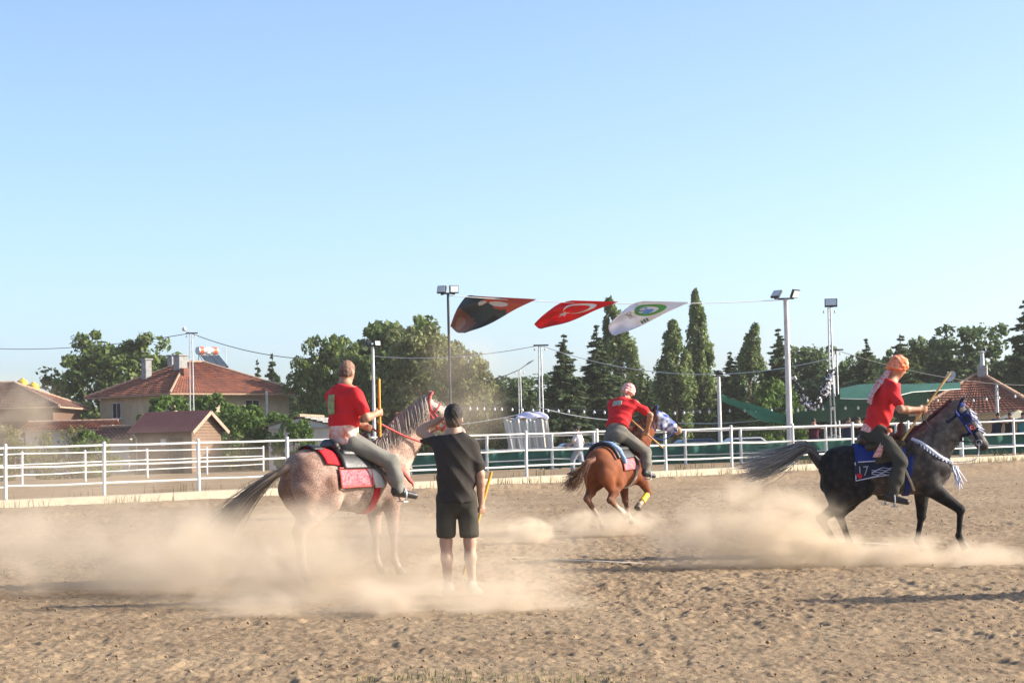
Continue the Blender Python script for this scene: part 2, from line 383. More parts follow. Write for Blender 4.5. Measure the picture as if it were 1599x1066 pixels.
light_pole(1122, 588, 84, 0.09, M['white'], 'short white lamp pole holding the left end of the green net', [(0, R(200), R(60))], .8)
def lattice_pole(x, ytop, Y, wb, wt, label, head):
    t = W(x, ytop, Y); z0 = gz(t.x, Y) - .1; h = t.z - z0
    e = empty('utility_pole', (t.x, Y, z0), R(8), label, 'utility pole')
    for s in (-1, 1):
        MB().tube([(s * wb / 2, 0, 0), (s * wt / 2, 0, h)], [0.045, 0.035], 6).build('leg', M['steel'], e, True)
    n = int(h / 0.55); mb = MB()
    for i in range(1, n):
        ww = wb + (wt - wb) * i / n
        o = MB().tube([(-ww / 2, 0, h * i / n), (ww / 2, 0, h * i / n)], 0.012, 5).build('rung', M['steel'], e)
    if 'bar' in head: MB().box((0.05, 0, h), (0.7, 0.08, 0.07)).build('cross_arm', M['dark_steel'], e)
    if 'lamp' in head:
        MB().tube([(0, 0, h), (-.25, 0, h + .12), (-.33, 0, h + .2)], .03, 6).build('lamp_arm', M['steel'], e, True)
        mb = MB(); mb.lathe([(0.02, 0), (.12, .04), (.14, .11), (.09, .22), (.02, .25)], (-.38, 0, h + .12), 12); mb.build('lamp_head', M['white'], e, True)
    if 'street' in head:
        MB().tube([(0, 0, h), (.3, 0, h + .2), (.5, 0, h + .34)], .03, 6).build('lamp_arm', M['steel'], e, True)
        MB().tube([(.4, 0, h + .27), (.6, 0, h + .4), (.9, 0, h + .56)], [.05, .12, .05], 8, flat=.5).build('lamp_head', M['steel'], e, True)
    if 'flood' in head: floodlight(e, (0.08, 0, h + .2), R(-20), R(-30), (.55, .4))
    for s in (-.25, .25): MB().lathe([(.03, 0), (.05, .06), (.03, .12)], (s, 0, h - .25), 8).build('insulator', M['white'], e, True)
    return t
t1 = lattice_pole(298, 520, 117, .26, .15, 'twin-leg steel utility pole in front of the tiled house', ('bar', 'lamp'))
t2 = lattice_pole(843, 539, 92, .20, .11, 'tall twin-leg utility pole behind the draped white cloth', ('bar', 'street2'))
t3 = lattice_pole(811, 577, 120, .18, .11, 'small street lamp pole among the trees left of the spruces', ('street',))
t4 = lattice_pole(1295, 480, 86, .20, .10, 'tall steel mast with a floodlight beside the turbaned rider', ('flood',))
t5 = lattice_pole(1304, 546, 96, .22, .14, 'lower steel utility pole just right of the tall mast', ('bar',))
def wire(name, a, b, sag, r, label, m_, n=28):
    a, b = Vector(a), Vector(b)
    p = [a.lerp(b, i / n) - Vector((0, 0, sag * 4 * (i / n) * (1 - i / n))) for i in range(n + 1)]
    o = MB().tube(p, r, 5).build(name, m_, None, True); tag(o, label, 'wire'); return p
wire('power_line', W(-60, 541, 150), t1, .5, .022, 'dark power line running left from the pole before the house', M['wire'])
wire('power_line', t1, W(585, 556, 110), .7, .022, 'dark power line running right from the house pole over the trees', M['wire'])
wire('power_line', W(585, 556, 110), t2, .3, .018, 'power line between the big walnut trees and the tall twin-leg pole', M['rope'])
wire('power_line', t2, t4 - Vector((0, 0, 2.2)), 1.0, .016, 'pale power line strung in front of the poplars and spruces', M['rope'])
wire('power_line', t5, W(1660, 600, 120), .6, .018, 'power line sloping down right behind the turbaned rider', M['wire'])
wire('power_line', t3, W(735, 601, 125), .1, .025, 'short power line left of the small street lamp', M['wire'])
wire('guy_wire', W(690, 665, 90), W(843, 639, 90), .1, .02, 'pale stay wire rising from the left to the tall twin-leg pole', M['rope'])
wire('guy_wire', W(843, 636, 90), W(960, 656, 90), .1, .02, 'pale stay wire falling right from the tall twin-leg pole', M['rope'])
wire('guy_wire', W(1060, 660, 90), W(1240, 648, 88), .15, .02, 'pale stay wire behind the white lamp pole under the net', M['rope'])
rp = wire('flag_rope', tA + Vector((0, 0, -.05)), tB + Vector((0, 0, -.02)), .22, .016, 'thin white rope carrying the three flags between two light poles', M['rope'])
# string lights
def string_light(pts_px, Y, nb, label):
    P = [W(x, y, Y) for x, y in pts_px]; e = empty('string_light', P[0], 0, label, 'string lights'); o0 = P[0]
    n = 40; path = []
    for i in range(n + 1):
        t = i / n * (len(P) - 1); k = min(int(t), len(P) - 2); path.append(P[k].lerp(P[k + 1], t - k) - o0)
    MB().tube(path, .014, 4).build('cable', M['wire'], e)
    bm_ = MB().lathe([(.015, 0), (.02, -.03), (.048, -.08), (.05, -.13), (.02, -.165)], n=8); me = None
    for i in range(nb):
        q = path[int((i + .5) / nb * n)]
        if me is None: o = bm_.build('bulb', M['bulb'], e, True); me = o.data
        else: o = link('bulb', me, None, e)
        o.location = q
M['bulb'] = mat('opal_bulb', (.8, .8, .78), .3, .02)
string_light([(690, 633), (800, 636), (960, 641)], 88, 17, 'string of white bulbs in front of the spruces left of the red rider')
string_light([(1050, 642), (1122, 638), (1240, 637)], 86, 11, 'string of white bulbs under the left end of the green net')
string_light([(1240, 637), (1300, 634), (1400, 632)], 85, 9, 'string of white bulbs under the high part of the green net')
string_light([(1440, 622), (1520, 622), (1620, 612)], 92, 9, 'string of white bulbs in front of the red tiled pavilion')
# ------------------------------------------------------------------ flags
def flag(Bp, Ap, D1, D2, Y, dy, name):
    B, A, d1, d2 = W(*Bp, Y), W(*Ap, Y), W(*D1, Y + dy), W(*D2, Y + dy * .6)
    def fn(u, v):
        top = B.lerp(A, u); bot = d1.lerp(d2, u)
        p = top.lerp(bot, v)
        k = v * (1 - .2 * v)
        p = p + Vector((0, 1, 0)) * (.36 * math.sin(v * 7.0 + u * 4) * k + .13 * math.sin(u * 11 + v * 5) * k + .10 * math.sin(v * 15 - u * 5) * k)
        p = p + Vector((0, 0, 1)) * ((.42 if Bp[0] < 800 else .22) * math.sin(v * math.pi) * (1 - u) + .05 * math.sin(v * 8 + u * 6) * v)
        return p
    return fn
def fl_patch(fn, poly, m_, parent, name, off):
    # polygon outline in (u, v), filled as a triangle fan, laid on both faces
    def nrm(u, v):
        e = 1e-3; a = fn(u + e, v) - fn(u - e, v); b = fn(u, v + e) - fn(u, v - e); return a.cross(b).normalized()
    for s in (-1, 1):
        mb = MB(); 
        for tri in poly:
            vs = []
            for (u, v) in tri: vs.append(fn(u, v) + nrm(u, v) * off * s)
            mb.add(vs, [tuple(range(len(vs)))])
        mb.build(name, m_, parent)
def ring_quads(c, ro, ri, ci, n=28, asp=1.0, a0=0, a1=6.2832):
    q = []
    for i in range(n):
        a, b = a0 + (a1 - a0) * i / n, a0 + (a1 - a0) * (i + 1) / n
        q.append([(c[0] + ro * math.cos(a), c[1] + asp * ro * math.sin(a)), (c[0] + ro * math.cos(b), c[1] + asp * ro * math.sin(b)), (ci[0] + ri * math.cos(b), ci[1] + asp * ri * math.sin(b)), (ci[0] + ri * math.cos(a), ci[1] + asp * ri * math.sin(a))])
    return q
def star_tris(c, r, rot=0, asp=1.0):
    p = []
    for i in range(10):
        rr = r if i % 2 == 0 else r * .4; a = rot + i * math.pi / 5; p.append((c[0] + rr * math.cos(a), c[1] + asp * rr * math.sin(a)))
    return [[c, p[i], p[(i + 1) % 10]] for i in range(10)]
M['flag_red'] = mat('red_flag_cloth', (.68, .012, .018), .75, .08, 2, trans=.4)
M['flag_white'] = mat('white_flag_cloth', (.78, .77, .80), .8, .04, 2, trans=.3)
M['print_white'] = mat('white_print', (.8, .78, .76), .8, .04)
M['print_green'] = mat('green_print', (.10, .36, .07), .8, .1)
M['print_blue'] = mat('blue_print', (.12, .30, .58), .8, .3, 3)
M['print_dkgreen'] = mat('dark_green_print', (.03, .16, .10), .8, .1)
def flag_obj(fn, m_, label):
    e = empty('flag', fn(.5, 0), 0, label, 'flag', None)
    e.location = (0, 0, 0)
    mb = MB(); mb.grid(fn, 28, 36); mb.build('flag_cloth', m_, e, True, .004)
    return e
# dark flag
mdk = bpy.data.materials.new('dark_flag_print'); mdk.use_nodes = True; n = mdk.node_tree.nodes; l = mdk.node_tree.links
at = n.new('ShaderNodeVertexColor'); at.layer_name = 'Col'; l.new(at.outputs[0], n['Principled BSDF'].inputs['Base Color']); n['Principled BSDF'].inputs['Roughness'].default_value = .8
f1 = flag((742, 462), (838, 467), (703, 511), (726, 523), 70.4, 1.6, 'flag')
e = empty('flag', (0, 0, 0), 0, 'dark flag with red corners, leftmost on the rope', 'flag')
mb = MB(); mb.grid(f1, 60, 70); o = mb.build('flag_cloth', mdk, e, True, .004)
uu = np.tile(np.linspace(0, 1, 61), 71); vv = np.repeat(np.linspace(0, 1, 71), 61)
cc = np.tile(np.array([.035, .05, .055]), (len(uu), 1))
nz = fbm(uu * 3 + 3, vv * 4 + 1, 4, 2)
cc[(vv < .34 + .25 * (nz - .45)) & (uu > .30)] = (.50, .07, .03)
cc[(vv < .16)] = (.42, .05, .03)
cc[(vv > .72 + .3 * (nz - .45)) & (uu < .75)] = (.20, .07, .05)
cc[((uu - .62) ** 2 / .03 + (vv - .27) ** 2 / .006 < 1)] = (.62, .56, .52)
cc[((uu - .42) ** 2 / .012 + (vv - .36) ** 2 / .01 < 1) & (nz > .42)] = (.6, .55, .5)
cc[((uu - .3) ** 2 / .02 + (vv - .05) ** 2 / .003 < 1)] = (.6, .5, .48)
cc[((uu - .35) ** 2 / .03 + (vv - .88) ** 2 / .008 < 1)] = (.32, .15, .11)
cc[(uu > .85) & (vv > .5)] *= .4
a = o.data.color_attributes.new('Col', 'FLOAT_COLOR', 'POINT'); a.data.foreach_set('color', np.concatenate([cc, np.ones((len(cc), 1))], 1).astype(np.float32).ravel())
# red flag
f2 = flag((894, 469), (966, 471), (834, 508), (854, 514), 70.8, 1.4, 'flag')
e = flag_obj(f2, M['flag_red'], 'red flag with white crescent and star, middle of the rope')
c0 = (.56, .34); c1 = (.56, .385)
q = []
for i in range(30):
    a, b = 6.2832 * i / 30, 6.2832 * (i + 1) / 30
    def pt(c, r, t): return (c[0] + r * 1.25 * math.cos(t), c[1] + r * .9 * math.sin(t))
    if True: q.append([pt(c0, .25, a), pt(c0, .25, b), pt(c1, .20, b), pt(c1, .20, a)])
fl_patch(f2, q, M['print_white'], e, 'crescent', .012)
fl_patch(f2, star_tris((.56, .60), .13, math.pi / 2, .75), M['print_white'], e, 'star', .012)
# white flag
f3 = flag((1006, 470), (1077, 471.5), (950, 510), (958, 527), 71.2, 1.4, 'flag')
e = flag_obj(f3, M['flag_white'], 'white flag with a green and blue round emblem, rightmost on the rope')
cc_ = (.52, .33)
fl_patch(f3, ring_quads(cc_, .34, .22, (cc_[0], cc_[1] + .02), 32, .62), M['print_green'], e, 'emblem_ring', .012)
fl_patch(f3, ring_quads((cc_[0] - .02, cc_[1] + .07), .2, 0.001, (cc_[0] - .02, cc_[1] + .07), 24, .62), M['print_blue'], e, 'emblem_globe', .010)
fl_patch(f3, ring_quads((cc_[0], cc_[1] - .02), .10, .02, (cc_[0] + .02, cc_[1] - .03), 16, .5, 2.6, 6.0), M['print_white'], e, 'emblem_mark', .016)
def text_mesh(s, size=1.0):
    cu = bpy.data.curves.new('t', 'FONT'); cu.body = s; cu.size = size; cu.align_x = 'CENTER'; cu.resolution_u = 2
    ob = bpy.data.objects.new('t', cu); col.objects.link(ob); dg = bpy.context.evaluated_depsgraph_get()
    me = bpy.data.meshes.new_from_object(ob.evaluated_get(dg)); V = [tuple(v.co) for v in me.vertices]; Fs = [tuple(p.vertices) for p in me.polygons]
    bpy.data.objects.remove(ob); bpy.data.curves.remove(cu); bpy.data.meshes.remove(me); return V, Fs
def flag_text(fn, s, c, du, dv, size, m_, parent, off=.014):
    V, Fs = text_mesh(s)
    for sg in (-1, 1):
        vs = []
        for x, y, z in V:
            u = c[0] + du[0] * x * size + dv[0] * y * size; v = c[1] + du[1] * x * size + dv[1] * y * size
            ep = 1e-3; nn = (fn(u + ep, v) - fn(u - ep, v)).cross(fn(u, v + ep) - fn(u, v - ep)).normalized()
            vs.append(fn(u, v) + nn * off * sg)
        MB().add(vs, Fs).build('lettering', m_, parent)
flag_text(f3, 'Çivril', (.36, .64), (1, .12), (.05, -.75), .17, M['print_dkgreen'], e)
for k in range(3):
    v0 = .50 + .035 * k; fl_patch(f3, [[(.82, v0), (.95, v0 + .01), (.95, v0 + .03), (.82, v0 + .02)]], M['print_dkgreen'], e, 'emblem_bar', .014)
# ------------------------------------------------------------------ green shade net, garland
def net():
    Y0 = 86
    T = [W(1120, 613, 84), W(1185, 636, 84.5), W(1240, 648, 85), W(1285, 630, 86), W(1330, 606, 87), W(1380, 606, 88), W(1450, 612, 92)]
    Bt = [W(1128, 617, 92), W(1190, 655, 92), W(1240, 664, 92), W(1290, 658, 92), W(1335, 652, 92), W(1380, 648, 93), W(1450, 628, 96)]
    # sagging upper sheet and the hanging lower side
    def lerp(P, t):
        t = t * (len(P) - 1); k = min(int(t), len(P) - 2); s = t - k; return P[k].lerp(P[k + 1], s)
    e = empty('shade_net', (0, 0, 0), 0, 'dark green shade net sagging between poles behind the spectators', 'shade net')
    mb = MB(); mb.grid(lambda u, v: lerp(T, u).lerp(lerp(Bt, u), v) - Vector((0, 0, .25 * math.sin(v * math.pi) + .05 * math.sin(u * 30 + v * 4))), 40, 12)
    mb.build('hanging_sheet', M['net'], e, True)
    T2 = [W(1312, 610, 86), W(1340, 601, 88), W(1375, 599, 90), W(1425, 605, 92), W(1500, 603, 94)]
    B2 = [W(1312, 622, 82), W(1340, 623, 82), W(1385, 622, 82), W(1425, 612, 84), W(1500, 607, 88)]
    mb = MB(); mb.grid(lambda u, v: lerp(T2, u).lerp(lerp(B2, u), v) + Vector((0, 0, .25 * math.sin(v * math.pi))), 30, 10)
    mb.build('roof_sheet', M['net'], e, True)
    MB().tube([lerp(B2, i / 20) for i in range(21)], .014, 5).build('hem', M['rope'], e, True)
net()
def garland():
    P = [(1240, 589), (1247, 608), (1253, 624), (1262, 632), (1268, 636), (1280, 628), (1288, 612), (1294, 592), (1297, 578)]
    e = empty('tinsel_garland', (0, 0, 0), 0, 'black and white fluffy garland hanging in a loop beside the white pole', 'garland')
    Q = [W(x, y, 80) for x, y in P]
    mw, mk = MB(), MB()
    for i in range(150):
        t = random.random() * (len(Q) - 1); k = min(int(t), len(Q) - 2); p = Q[k].lerp(Q[k + 1], t - k) + Vector((random.gauss(0, .09), random.gauss(0, .09), random.gauss(0, .07)))
        d = Vector((random.gauss(0, 1), random.gauss(0, 1), random.gauss(0, 1))).normalized() * .09
        (mw if random.random() < .45 else mk).tube([p - d, p + d], [.02, .05], 5)
    a = mw.build('white_tinsel', M['print_white'], e); b = mk.build('black_tinsel', M['dark_steel'], e); a['kind'] = 'stuff'; b['kind'] = 'stuff'
    MB().tube(Q, .02, 5).build('cord', M['wire'], e)
garland()
# ------------------------------------------------------------------ draped white cloth on a frame
def drape_stand():
    c = W(826, 700, 81); x0 = W(787, 700, 81).x; x1 = W(856, 700, 81).x; xb0 = W(800, 700, 81).x; xb1 = W(863, 700, 81).x
    zt = W(826, 655, 81).z; g = gz(c.x, 81)
    e = empty('draped_stand', (c.x, 81, g), 0, 'tall stand under a pale striped cloth behind the green windbreak', 'draped stand')
    def fn(u, v):
        xt = x0 + (x1 - x0) * u; xb = xb0 + (xb1 - xb0) * u; z = zt + (g + .25 - zt) * v
        return (xt + (xb - xt) * v - c.x, -.35 + .055 * math.sin(u * 34 + math.sin(v * 3) * 1.5) * (.3 + v) - .3 * v + .02 * math.sin(u * 71), z - g + .04 * math.sin(u * 25) * (1 - v))
    ms = mat('striped_cloth', (.62, .59, .53), .9, 0, 1, c2=(.50, .45, .37), trans=.1)
    q = ms.node_tree.nodes; nzn = [k for k in q if k.type == 'TEX_NOISE'][0]; mp = q.new('ShaderNodeMapping'); mp.inputs['Scale'].default_value = (5, 1, .35)
    tcn = [k for k in q if k.type == 'TEX_COORD'][0]; ms.node_tree.links.new(tcn.outputs['Object'], mp.inputs[0]); ms.node_tree.links.new(mp.outputs[0], nzn.inputs['Vector'])
    mb = MB(); mb.grid(fn, 70, 16); mb.build('cloth', ms, e, True, .01)
    mb = MB(); mb.grid(lambda u, v: (x0 + (x1 - x0) * u - c.x, -.35 + 1.1 * v, zt - g + .06 * math.sin(u * 17 + v * 5) + .03), 20, 8); mb.build('top_cloth', ms, e, True, .01)
    for sx in (x0 + .2, x1 - .25):
        for sy in (-.25, .6): MB().tube([(sx - c.x, sy, 0), (sx - c.x, sy, zt - g)], .04, 6).build('frame_leg', M['steel'], e)
    b = W(834, 655, 81); mb = MB()
    mb.grid(lambda u, v: (b.x - .75 + 1.35 * u, 80.9 + .6 * v, b.z + .03 + .26 * math.sin(math.pi * u) ** .35 * math.sin(math.pi * v) ** .5 + .05 * math.sin(u * 13 + v * 9)), 24, 12)
    o = mb.build('cloth_bundle', M['lilac'], None, True, .01); tag(o, 'crumpled lilac cloth bundle on top of the draped stand', 'cloth')
drape_stand()
# ================================================================== buildings
def roof_face(P, n_courses, col_w, m_, parent, name='roof_face', amp=0.045):
    # P = 4 corners: eave left, eave right, ridge right, ridge left. Courses step down the slope, pantile waves run along it.
    a, b, c, d = [Vector(p) for p in P]
    nrm = (b - a).cross(d - a).normalized()
    if nrm.z < 0: nrm = -nrm
    L = (b - a).length; nu = max(8, min(int(L / col_w) * 4, 360)); V = []; Fs = []
    for k in range(n_courses):
        for e, (vv, hh) in enumerate(((k / n_courses, 0.07), ((k + 1) / n_courses, 0.0))):
            for i in range(nu + 1):
                u = i / nu; p = a.lerp(b, u).lerp(d.lerp(c, u), vv)
                wv = amp * (0.5 + 0.5 * math.cos(2 * math.pi * u * L / col_w))
                V.append(p + nrm * (hh + wv + 0.012 * math.sin(k * 7.1 + i * .3)))
        b0 = k * 2 * (nu + 1)
        for i in range(nu):
            Fs.append((b0 + i, b0 + i + 1, b0 + nu + 2 + i, b0 + nu + 1 + i))
            if k < n_courses - 1: Fs.append((b0 + nu + 1 + i, b0 + nu + 2 + i, b0 + 2 * nu + 3 + i, b0 + 2 * nu + 2 + i))
    return MB().add(V, Fs).build(name, m_, parent)
def ridge(parent, a, b, r=.095):
    n = max(3, int((Vector(b) - Vector(a)).length / .45)); a, b = Vector(a), Vector(b); mb = MB()
    for i in range(n):
        p, q = a.lerp(b, i / n), a.lerp(b, (i + 1.08) / n); mb.tube([p, q], [r * 1.1, r * .9], 8)
    mb.build('ridge_cap', M['tile_trim'], parent, True)
def gable_or_hip(e, L, Wd, zw, zr, over, hip, courses, cw, m_=None):
    # local: x along ridge, y across; walls to zw, ridge at zr
    m_ = m_ or M['tile']; x, y = L / 2 + over, Wd / 2 + over; h = hip
    k = zw - (zr - zw) * over / (Wd / 2)
    rl, rr = (-x + h, 0, zr), (x - h, 0, zr)
    c = [(-x, -y, k), (x, -y, k), (x, y, k), (-x, y, k)]
    roof_face([c[0], c[1], rr, rl], courses, cw, m_, e); roof_face([c[2], c[3], rl, rr], courses, cw, m_, e)
    if hip:
        roof_face([c[1], c[2], rr, rr], courses, cw, m_, e); roof_face([c[3], c[0], rl, rl], courses, cw, m_, e)
        for q, t in ((c[0], rl), (c[3], rl), (c[1], rr), (c[2], rr)): ridge(e, Vector(q) + Vector((0, 0, .08)), Vector(t) + Vector((0, 0, .1)))
    ridge(e, Vector(rl) + Vector((0, 0, .1)), Vector(rr) + Vector((0, 0, .1)))
    # eave boards
    for q, t in ((c[0], c[1]), (c[1], c[2]), (c[2], c[3]), (c[3], c[0])):
        if not hip and q[0] == t[0]: continue
        q, t = Vector(q), Vector(t); mid = (q + t) / 2; d = t - q
        MB().box(mid + Vector((0, 0, -.02)), (d.length, .06, .12), Matrix.Rotation(math.atan2(d.y, d.x), 3, 'Z')).build('eave_board', M['tile_trim'], e)
    MB().add([(-x + .05, -y + .05, k - .06), (x - .05, -y + .05, k - .06), (x - .05, y - .05, k - .06), (-x + .05, y - .05, k - .06)], [(0, 1, 2, 3)]).build('soffit', M['palewall'], e)
def window(e, c, wd, h, ax, out, fm=None):
    # frame, pane and sill on a wall whose outward direction is out
    o = Vector(out); s = Vector((1, 0, 0)) if abs(o.y) > .5 else Vector((0, 1, 0)); c = Vector(c)
    def bx(cc, a, d, z, nm, m_, p): return MB().box(cc, (a, d, z) if abs(o.y) > .5 else (d, a, z)).build(nm, m_, p)
    p = bx(c + o * .012, wd, .03, h, 'window', M['glass'], e)
    for sg in (-1, 1):
        bx(c + s * sg * wd / 2 + o * .03, .08, .08, h + .08, 'frame', fm or M['white'], p); bx(c + Vector((0, 0, sg * h / 2)) + o * .032, wd - .08, .08, .08, 'frame', fm or M['white'], p)
    bx(c + o * .034, .05, .06, h - .1, 'mullion', fm or M['white'], p)
    bx(c + Vector((0, 0, -h / 2 - .08)) + o * .06, wd + .25, .2, .07, 'sill', M['palewall'], p)
# main tiled house: hip roof, near corner towards us
def main_house():
    Y = 150; c0 = W(305, 700, Y); s = F / Y
    zw = W(302, 611, Y - 4).z; zr = W(315, 566, Y).z; g = 0.4
    e = empty('tiled_house', (W(305, 700, Y).x, Y, g), R(45), 'two-storey cream house with a red tiled hip roof and chimneys', 'house')
    L, D = 10.6, 9.4; hw = zw - g + .15; hr = zr - g
    MB().box((0, 0, hw / 2), (L, D, hw)).build('wall', M['cream'], e)
    MB().box((0, 0, hw * .48), (L + .06, D + .06, .25)).build('floor_band', M['palewall'], e)
    gable_or_hip(e, L, D, hw, hr, .85, 5.4, 17, .28)
    for (x, z) in ((-2.6, 4.15), (1.8, 4.15), (-2.6, 1.6), (1.8, 1.6)): window(e, (x, -D / 2, z), 1.3, 1.15, 0, (0, -1, 0))
    for (y, z) in ((2.4, 4.15), (-2.2, 1.6), (2.4, 1.6)): window(e, (-L / 2, y, z), 1.1, 1.15, 0, (-1, 0, 0))
    MB().box((L / 2 - 1.6, -D / 2 - .75, 3.0), (3.4, 1.5, .22)).build('balcony', M['palewall'], e)
    for x in (L / 2 - 3.2, L / 2 - .1): MB().tube([(x, -D / 2 - 1.4, 0), (x, -D / 2 - 1.4, hw - .2)], .09, 8).build('balcony_post', M['white'], e)
    MB().box((L / 2 - 1.6, -D / 2 - 1.44, 3.65), (3.3, .06, .07)).build('balcony_rail', M['palewall'], e)
    for i in range(12): MB().box((L / 2 - 3.2 + i * .28, -D / 2 - 1.44, 3.36), (.04, .04, .52)).build('baluster', M['palewall'], e)
    def chim(x, y, zt, a):
        o = MB().box((x, y, zt - 1.0), (a, a, 2.2)).build('chimney', M['grey'], e, bevel=.03)
        MB().box((x, y, zt + .14), (a + .16, a + .16, .1)).build('chimney_cap', M['grey'], o)
    chim(-1.9, -.9, hr + .35, .75); chim(-3.2, 1.6, hr + .15, .55); chim(-.4, 2.2, hr + .5, .6)
    MB().box((-2.6, -2.4, hr - .95), (.5, .5, .8)).build('roof_vent', M['tile'], e)
    # solar water heater
    h = MB(); x, y, z = 2.1, 1.2, hr + .25
    o = MB().tube([(x - .9, y, z + .75), (x + .9, y, z + .75)], .3, 14).build('water_heater', M['steel'], e, True)
    for sx in (-.62, 0, .62): MB().tube([(x + sx - .16, y, z + .75), (x + sx + .16, y, z + .75)], .315, 14).build('tank_band', M['orange' if sx else 'print_white'], o, True)
    for sx in (-.45, .45): MB().box((x + sx, y - .9, z - .05), (.8, 1.7, .08), Matrix.Rotation(R(38), 3, 'X')).build('solar_panel', M['glass'], o)
    for sx in (-.8, .8):
        MB().tube([(x + sx, y, z - .8), (x + sx, y, z + .6)], .03, 6).build('stand_leg', M['steel'], o); MB().tube([(x + sx, y - 1.5, z - 1.2), (x + sx, y, z + .5)], .03, 6).build('stand_leg', M['steel'], o)
    MB().tube([(x + 1.8, y, z - 1), (x + 1.8, y, z + 1.0)], .02, 5).build('antenna', M['steel'], e)
    for k in range(4): MB().tube([(x + 1.5, y, z + .55 + k * .14), (x + 2.1, y, z + .55 + k * .14)], .012, 4).build('antenna_bar', M['steel'], e)
main_house()
def hut():
    Y = 110; s = F / Y; nr = W(300, 744, Y); g = gz(nr.x, Y) - .35
    a = R(-24)
    # local x along ridge (gable at +x), front at -y
    Wd, L = 3.0, 3.75
    zc = W(300, 669, Y).z - g; zr = W(334, 643, Y + .6).z - g
    e = empty('wooden_hut', (0, 0, 0), a, 'small brown plank toilet hut with a maroon metal gable roof', 'hut')
    off = Matrix.Rotation(a, 3, 'Z') @ Vector((L / 2, -Wd / 2, 0)); e.location = (nr.x - off.x, Y - off.y, g)
    MB().box((0, 0, zc / 2), (L - .1, Wd - .1, zc)).build('wall_core', M['plank_d'], e)
    pm = None; ph = .165; k = 0; z = .1
    while z < zr - .12:
        half = Wd / 2 if z < zc else max(.05, Wd / 2 * (1 - (z - zc) / (zr - zc)))
        MB().box((L / 2 - .02, 0, z + ph / 2 - .03), (.06, 2 * half, ph - .016)).build('plank', M['plank'], e)
        if z < zc - .12:
            for xa, xb in ((-L / 2, L / 2 - 1.55), (L / 2 - .55, L / 2)) if z < zc - .45 else ((-L / 2, L / 2),):
                MB().box(((xa + xb) / 2, -Wd / 2 + .02, z + ph / 2 - .03), (xb - xa - .01, .06, ph - .016)).build('plank', M['plank_d'], e)
        z += ph
    d = MB().box((L / 2 - 1.05, -Wd / 2 + .05, (zc - .5) / 2), (.98, .04, zc - .5)).build('door', M['dark'], e)
    MB().box((L / 2 - 1.42, -Wd / 2 + .02, 1.0), (.04, .06, .12)).build('handle', M['steel'], d)
    MB().box((L / 2 - 2.7, -Wd / 2 - .015, zc - .75), (.5, .04, .4)).build('window', M['glass'], e)
    # roof: two ribbed sheets
    ov = .35
    for sg in (-1, 1):
        y1 = sg * (Wd / 2 + ov); z1 = zc - (zr - zc) * ov / (Wd / 2); mb = MB(); nr_ = int((L + .7) / .22)
        def fn(u, v): return (-L / 2 - .3 + (L + .65) * u, y1 * (1 - v), z1 + (zr + .06 - z1) * v + .025 * max(0, math.cos(u * nr_ * 2 * math.pi)) ** 3 + .05)
        mb.grid(fn, nr_ * 6, 2); mb.build('roof_sheet', M['sheet'], e, False, .02)
        x = L / 2 + .33; p, q = Vector((x, y1, z1 - .03)), Vector((x, 0, zr + .0)); t = q - p
        MB().box((p + q) / 2, (.05, t.length, .2), Matrix.Rotation(math.atan2(t.z, t.y) if sg < 0 else -math.atan2(t.z, -t.y), 3, 'X')).build('barge_board', mat('barge', (.36, .24, .17), .7, .15), e)
    sg = MB().box((L / 2 - 1.85, -Wd / 2 - .03, zc - .72), (.3, .03, .36)).build('sign', M['print_white'], e)
    V, Fs = text_mesh('WC', .2); MB().add([(x + L / 2 - 1.85, -Wd / 2 - .05, y + zc - .88) for x, y, z_ in V], Fs).build('lettering', M['dark'], sg)
    for k in (-.07, .07): MB().box((L / 2 - 1.85 + k, -Wd / 2 - .049, zc - .62), (.06, .004, .13)).build('pictogram', M['dark'], sg)
    MB().tube([(-L / 2 + .1, -Wd / 2 - .32, zc - .25), (-L / 2 + .2, -Wd / 2 - .14, zc - .5), (-L / 2 + .2, -Wd / 2 - .12, 0)], .05, 8).build('drainpipe', M['steel'], e, True)
hut()
def shed(name, x0, x1, ytop, ye, Y, D, label, wall, roofm, over=.4, yaw=0, rows=8, hip=0):
    a, b = W(x0, ye, Y), W(x1, ye, Y); L = b.x - a.x; g = gz((a.x + b.x) / 2, Y) - .2
    zr = W((x0 + x1) / 2, ytop, Y + D / 2).z - g; zc = a.z - g + .2
    e = empty(name, ((a.x + b.x) / 2, Y + D / 2, g), yaw, label, 'shed' if name != 'house' else 'house')
    MB().box((0, 0, zc / 2), (L - 2 * over, D, zc)).build('wall', wall, e)
    if not hip:
        for sx in (-1, 1):
            x = sx * (L / 2 - over); MB().add([(x, -D / 2, zc), (x, D / 2, zc), (x, 0, zr - .05)], [(0, 1, 2)]).build('gable_wall', wall, e)
    gable_or_hip(e, L - 2 * over, D, zc, zr, over, hip, rows, .28, roofm)
    return e, L, D, zc, zr
e, L, D, zc, zr = shed('shed', 30, 172, 660, 676, 128, 5, 'low shed with an orange tiled roof left of the main house', M['palewall'], M['tile'])
window(e, (-1, -D / 2, 1.3), 1.2, .8, 0, (0, -1, 0))
e, L, D, zc, zr = shed('shed', 142, 232, 668, 690, 122, 4, 'small lean-to with a dark maroon roof beside the brown hut', M['palewall'], M['sheet'], yaw=R(-20))
window(e, (0, -D / 2, 1.0), .8, .6, 0, (0, -1, 0))
e, L, D, zc, zr = shed('house', -150, 96, 600, 640, 140, 9, 'farmhouse at the left edge with yellow tanks behind its tiled roof', M['plank_d'], M['tile_shaded'], over=.6, rows=16, hip=4.5)  # dark roof and wall colours stand in for the shade on this house
for x in (-1, 2.2): window(e, (x, -D / 2, 2), 1.2, 1.3, 0, (0, -1, 0))
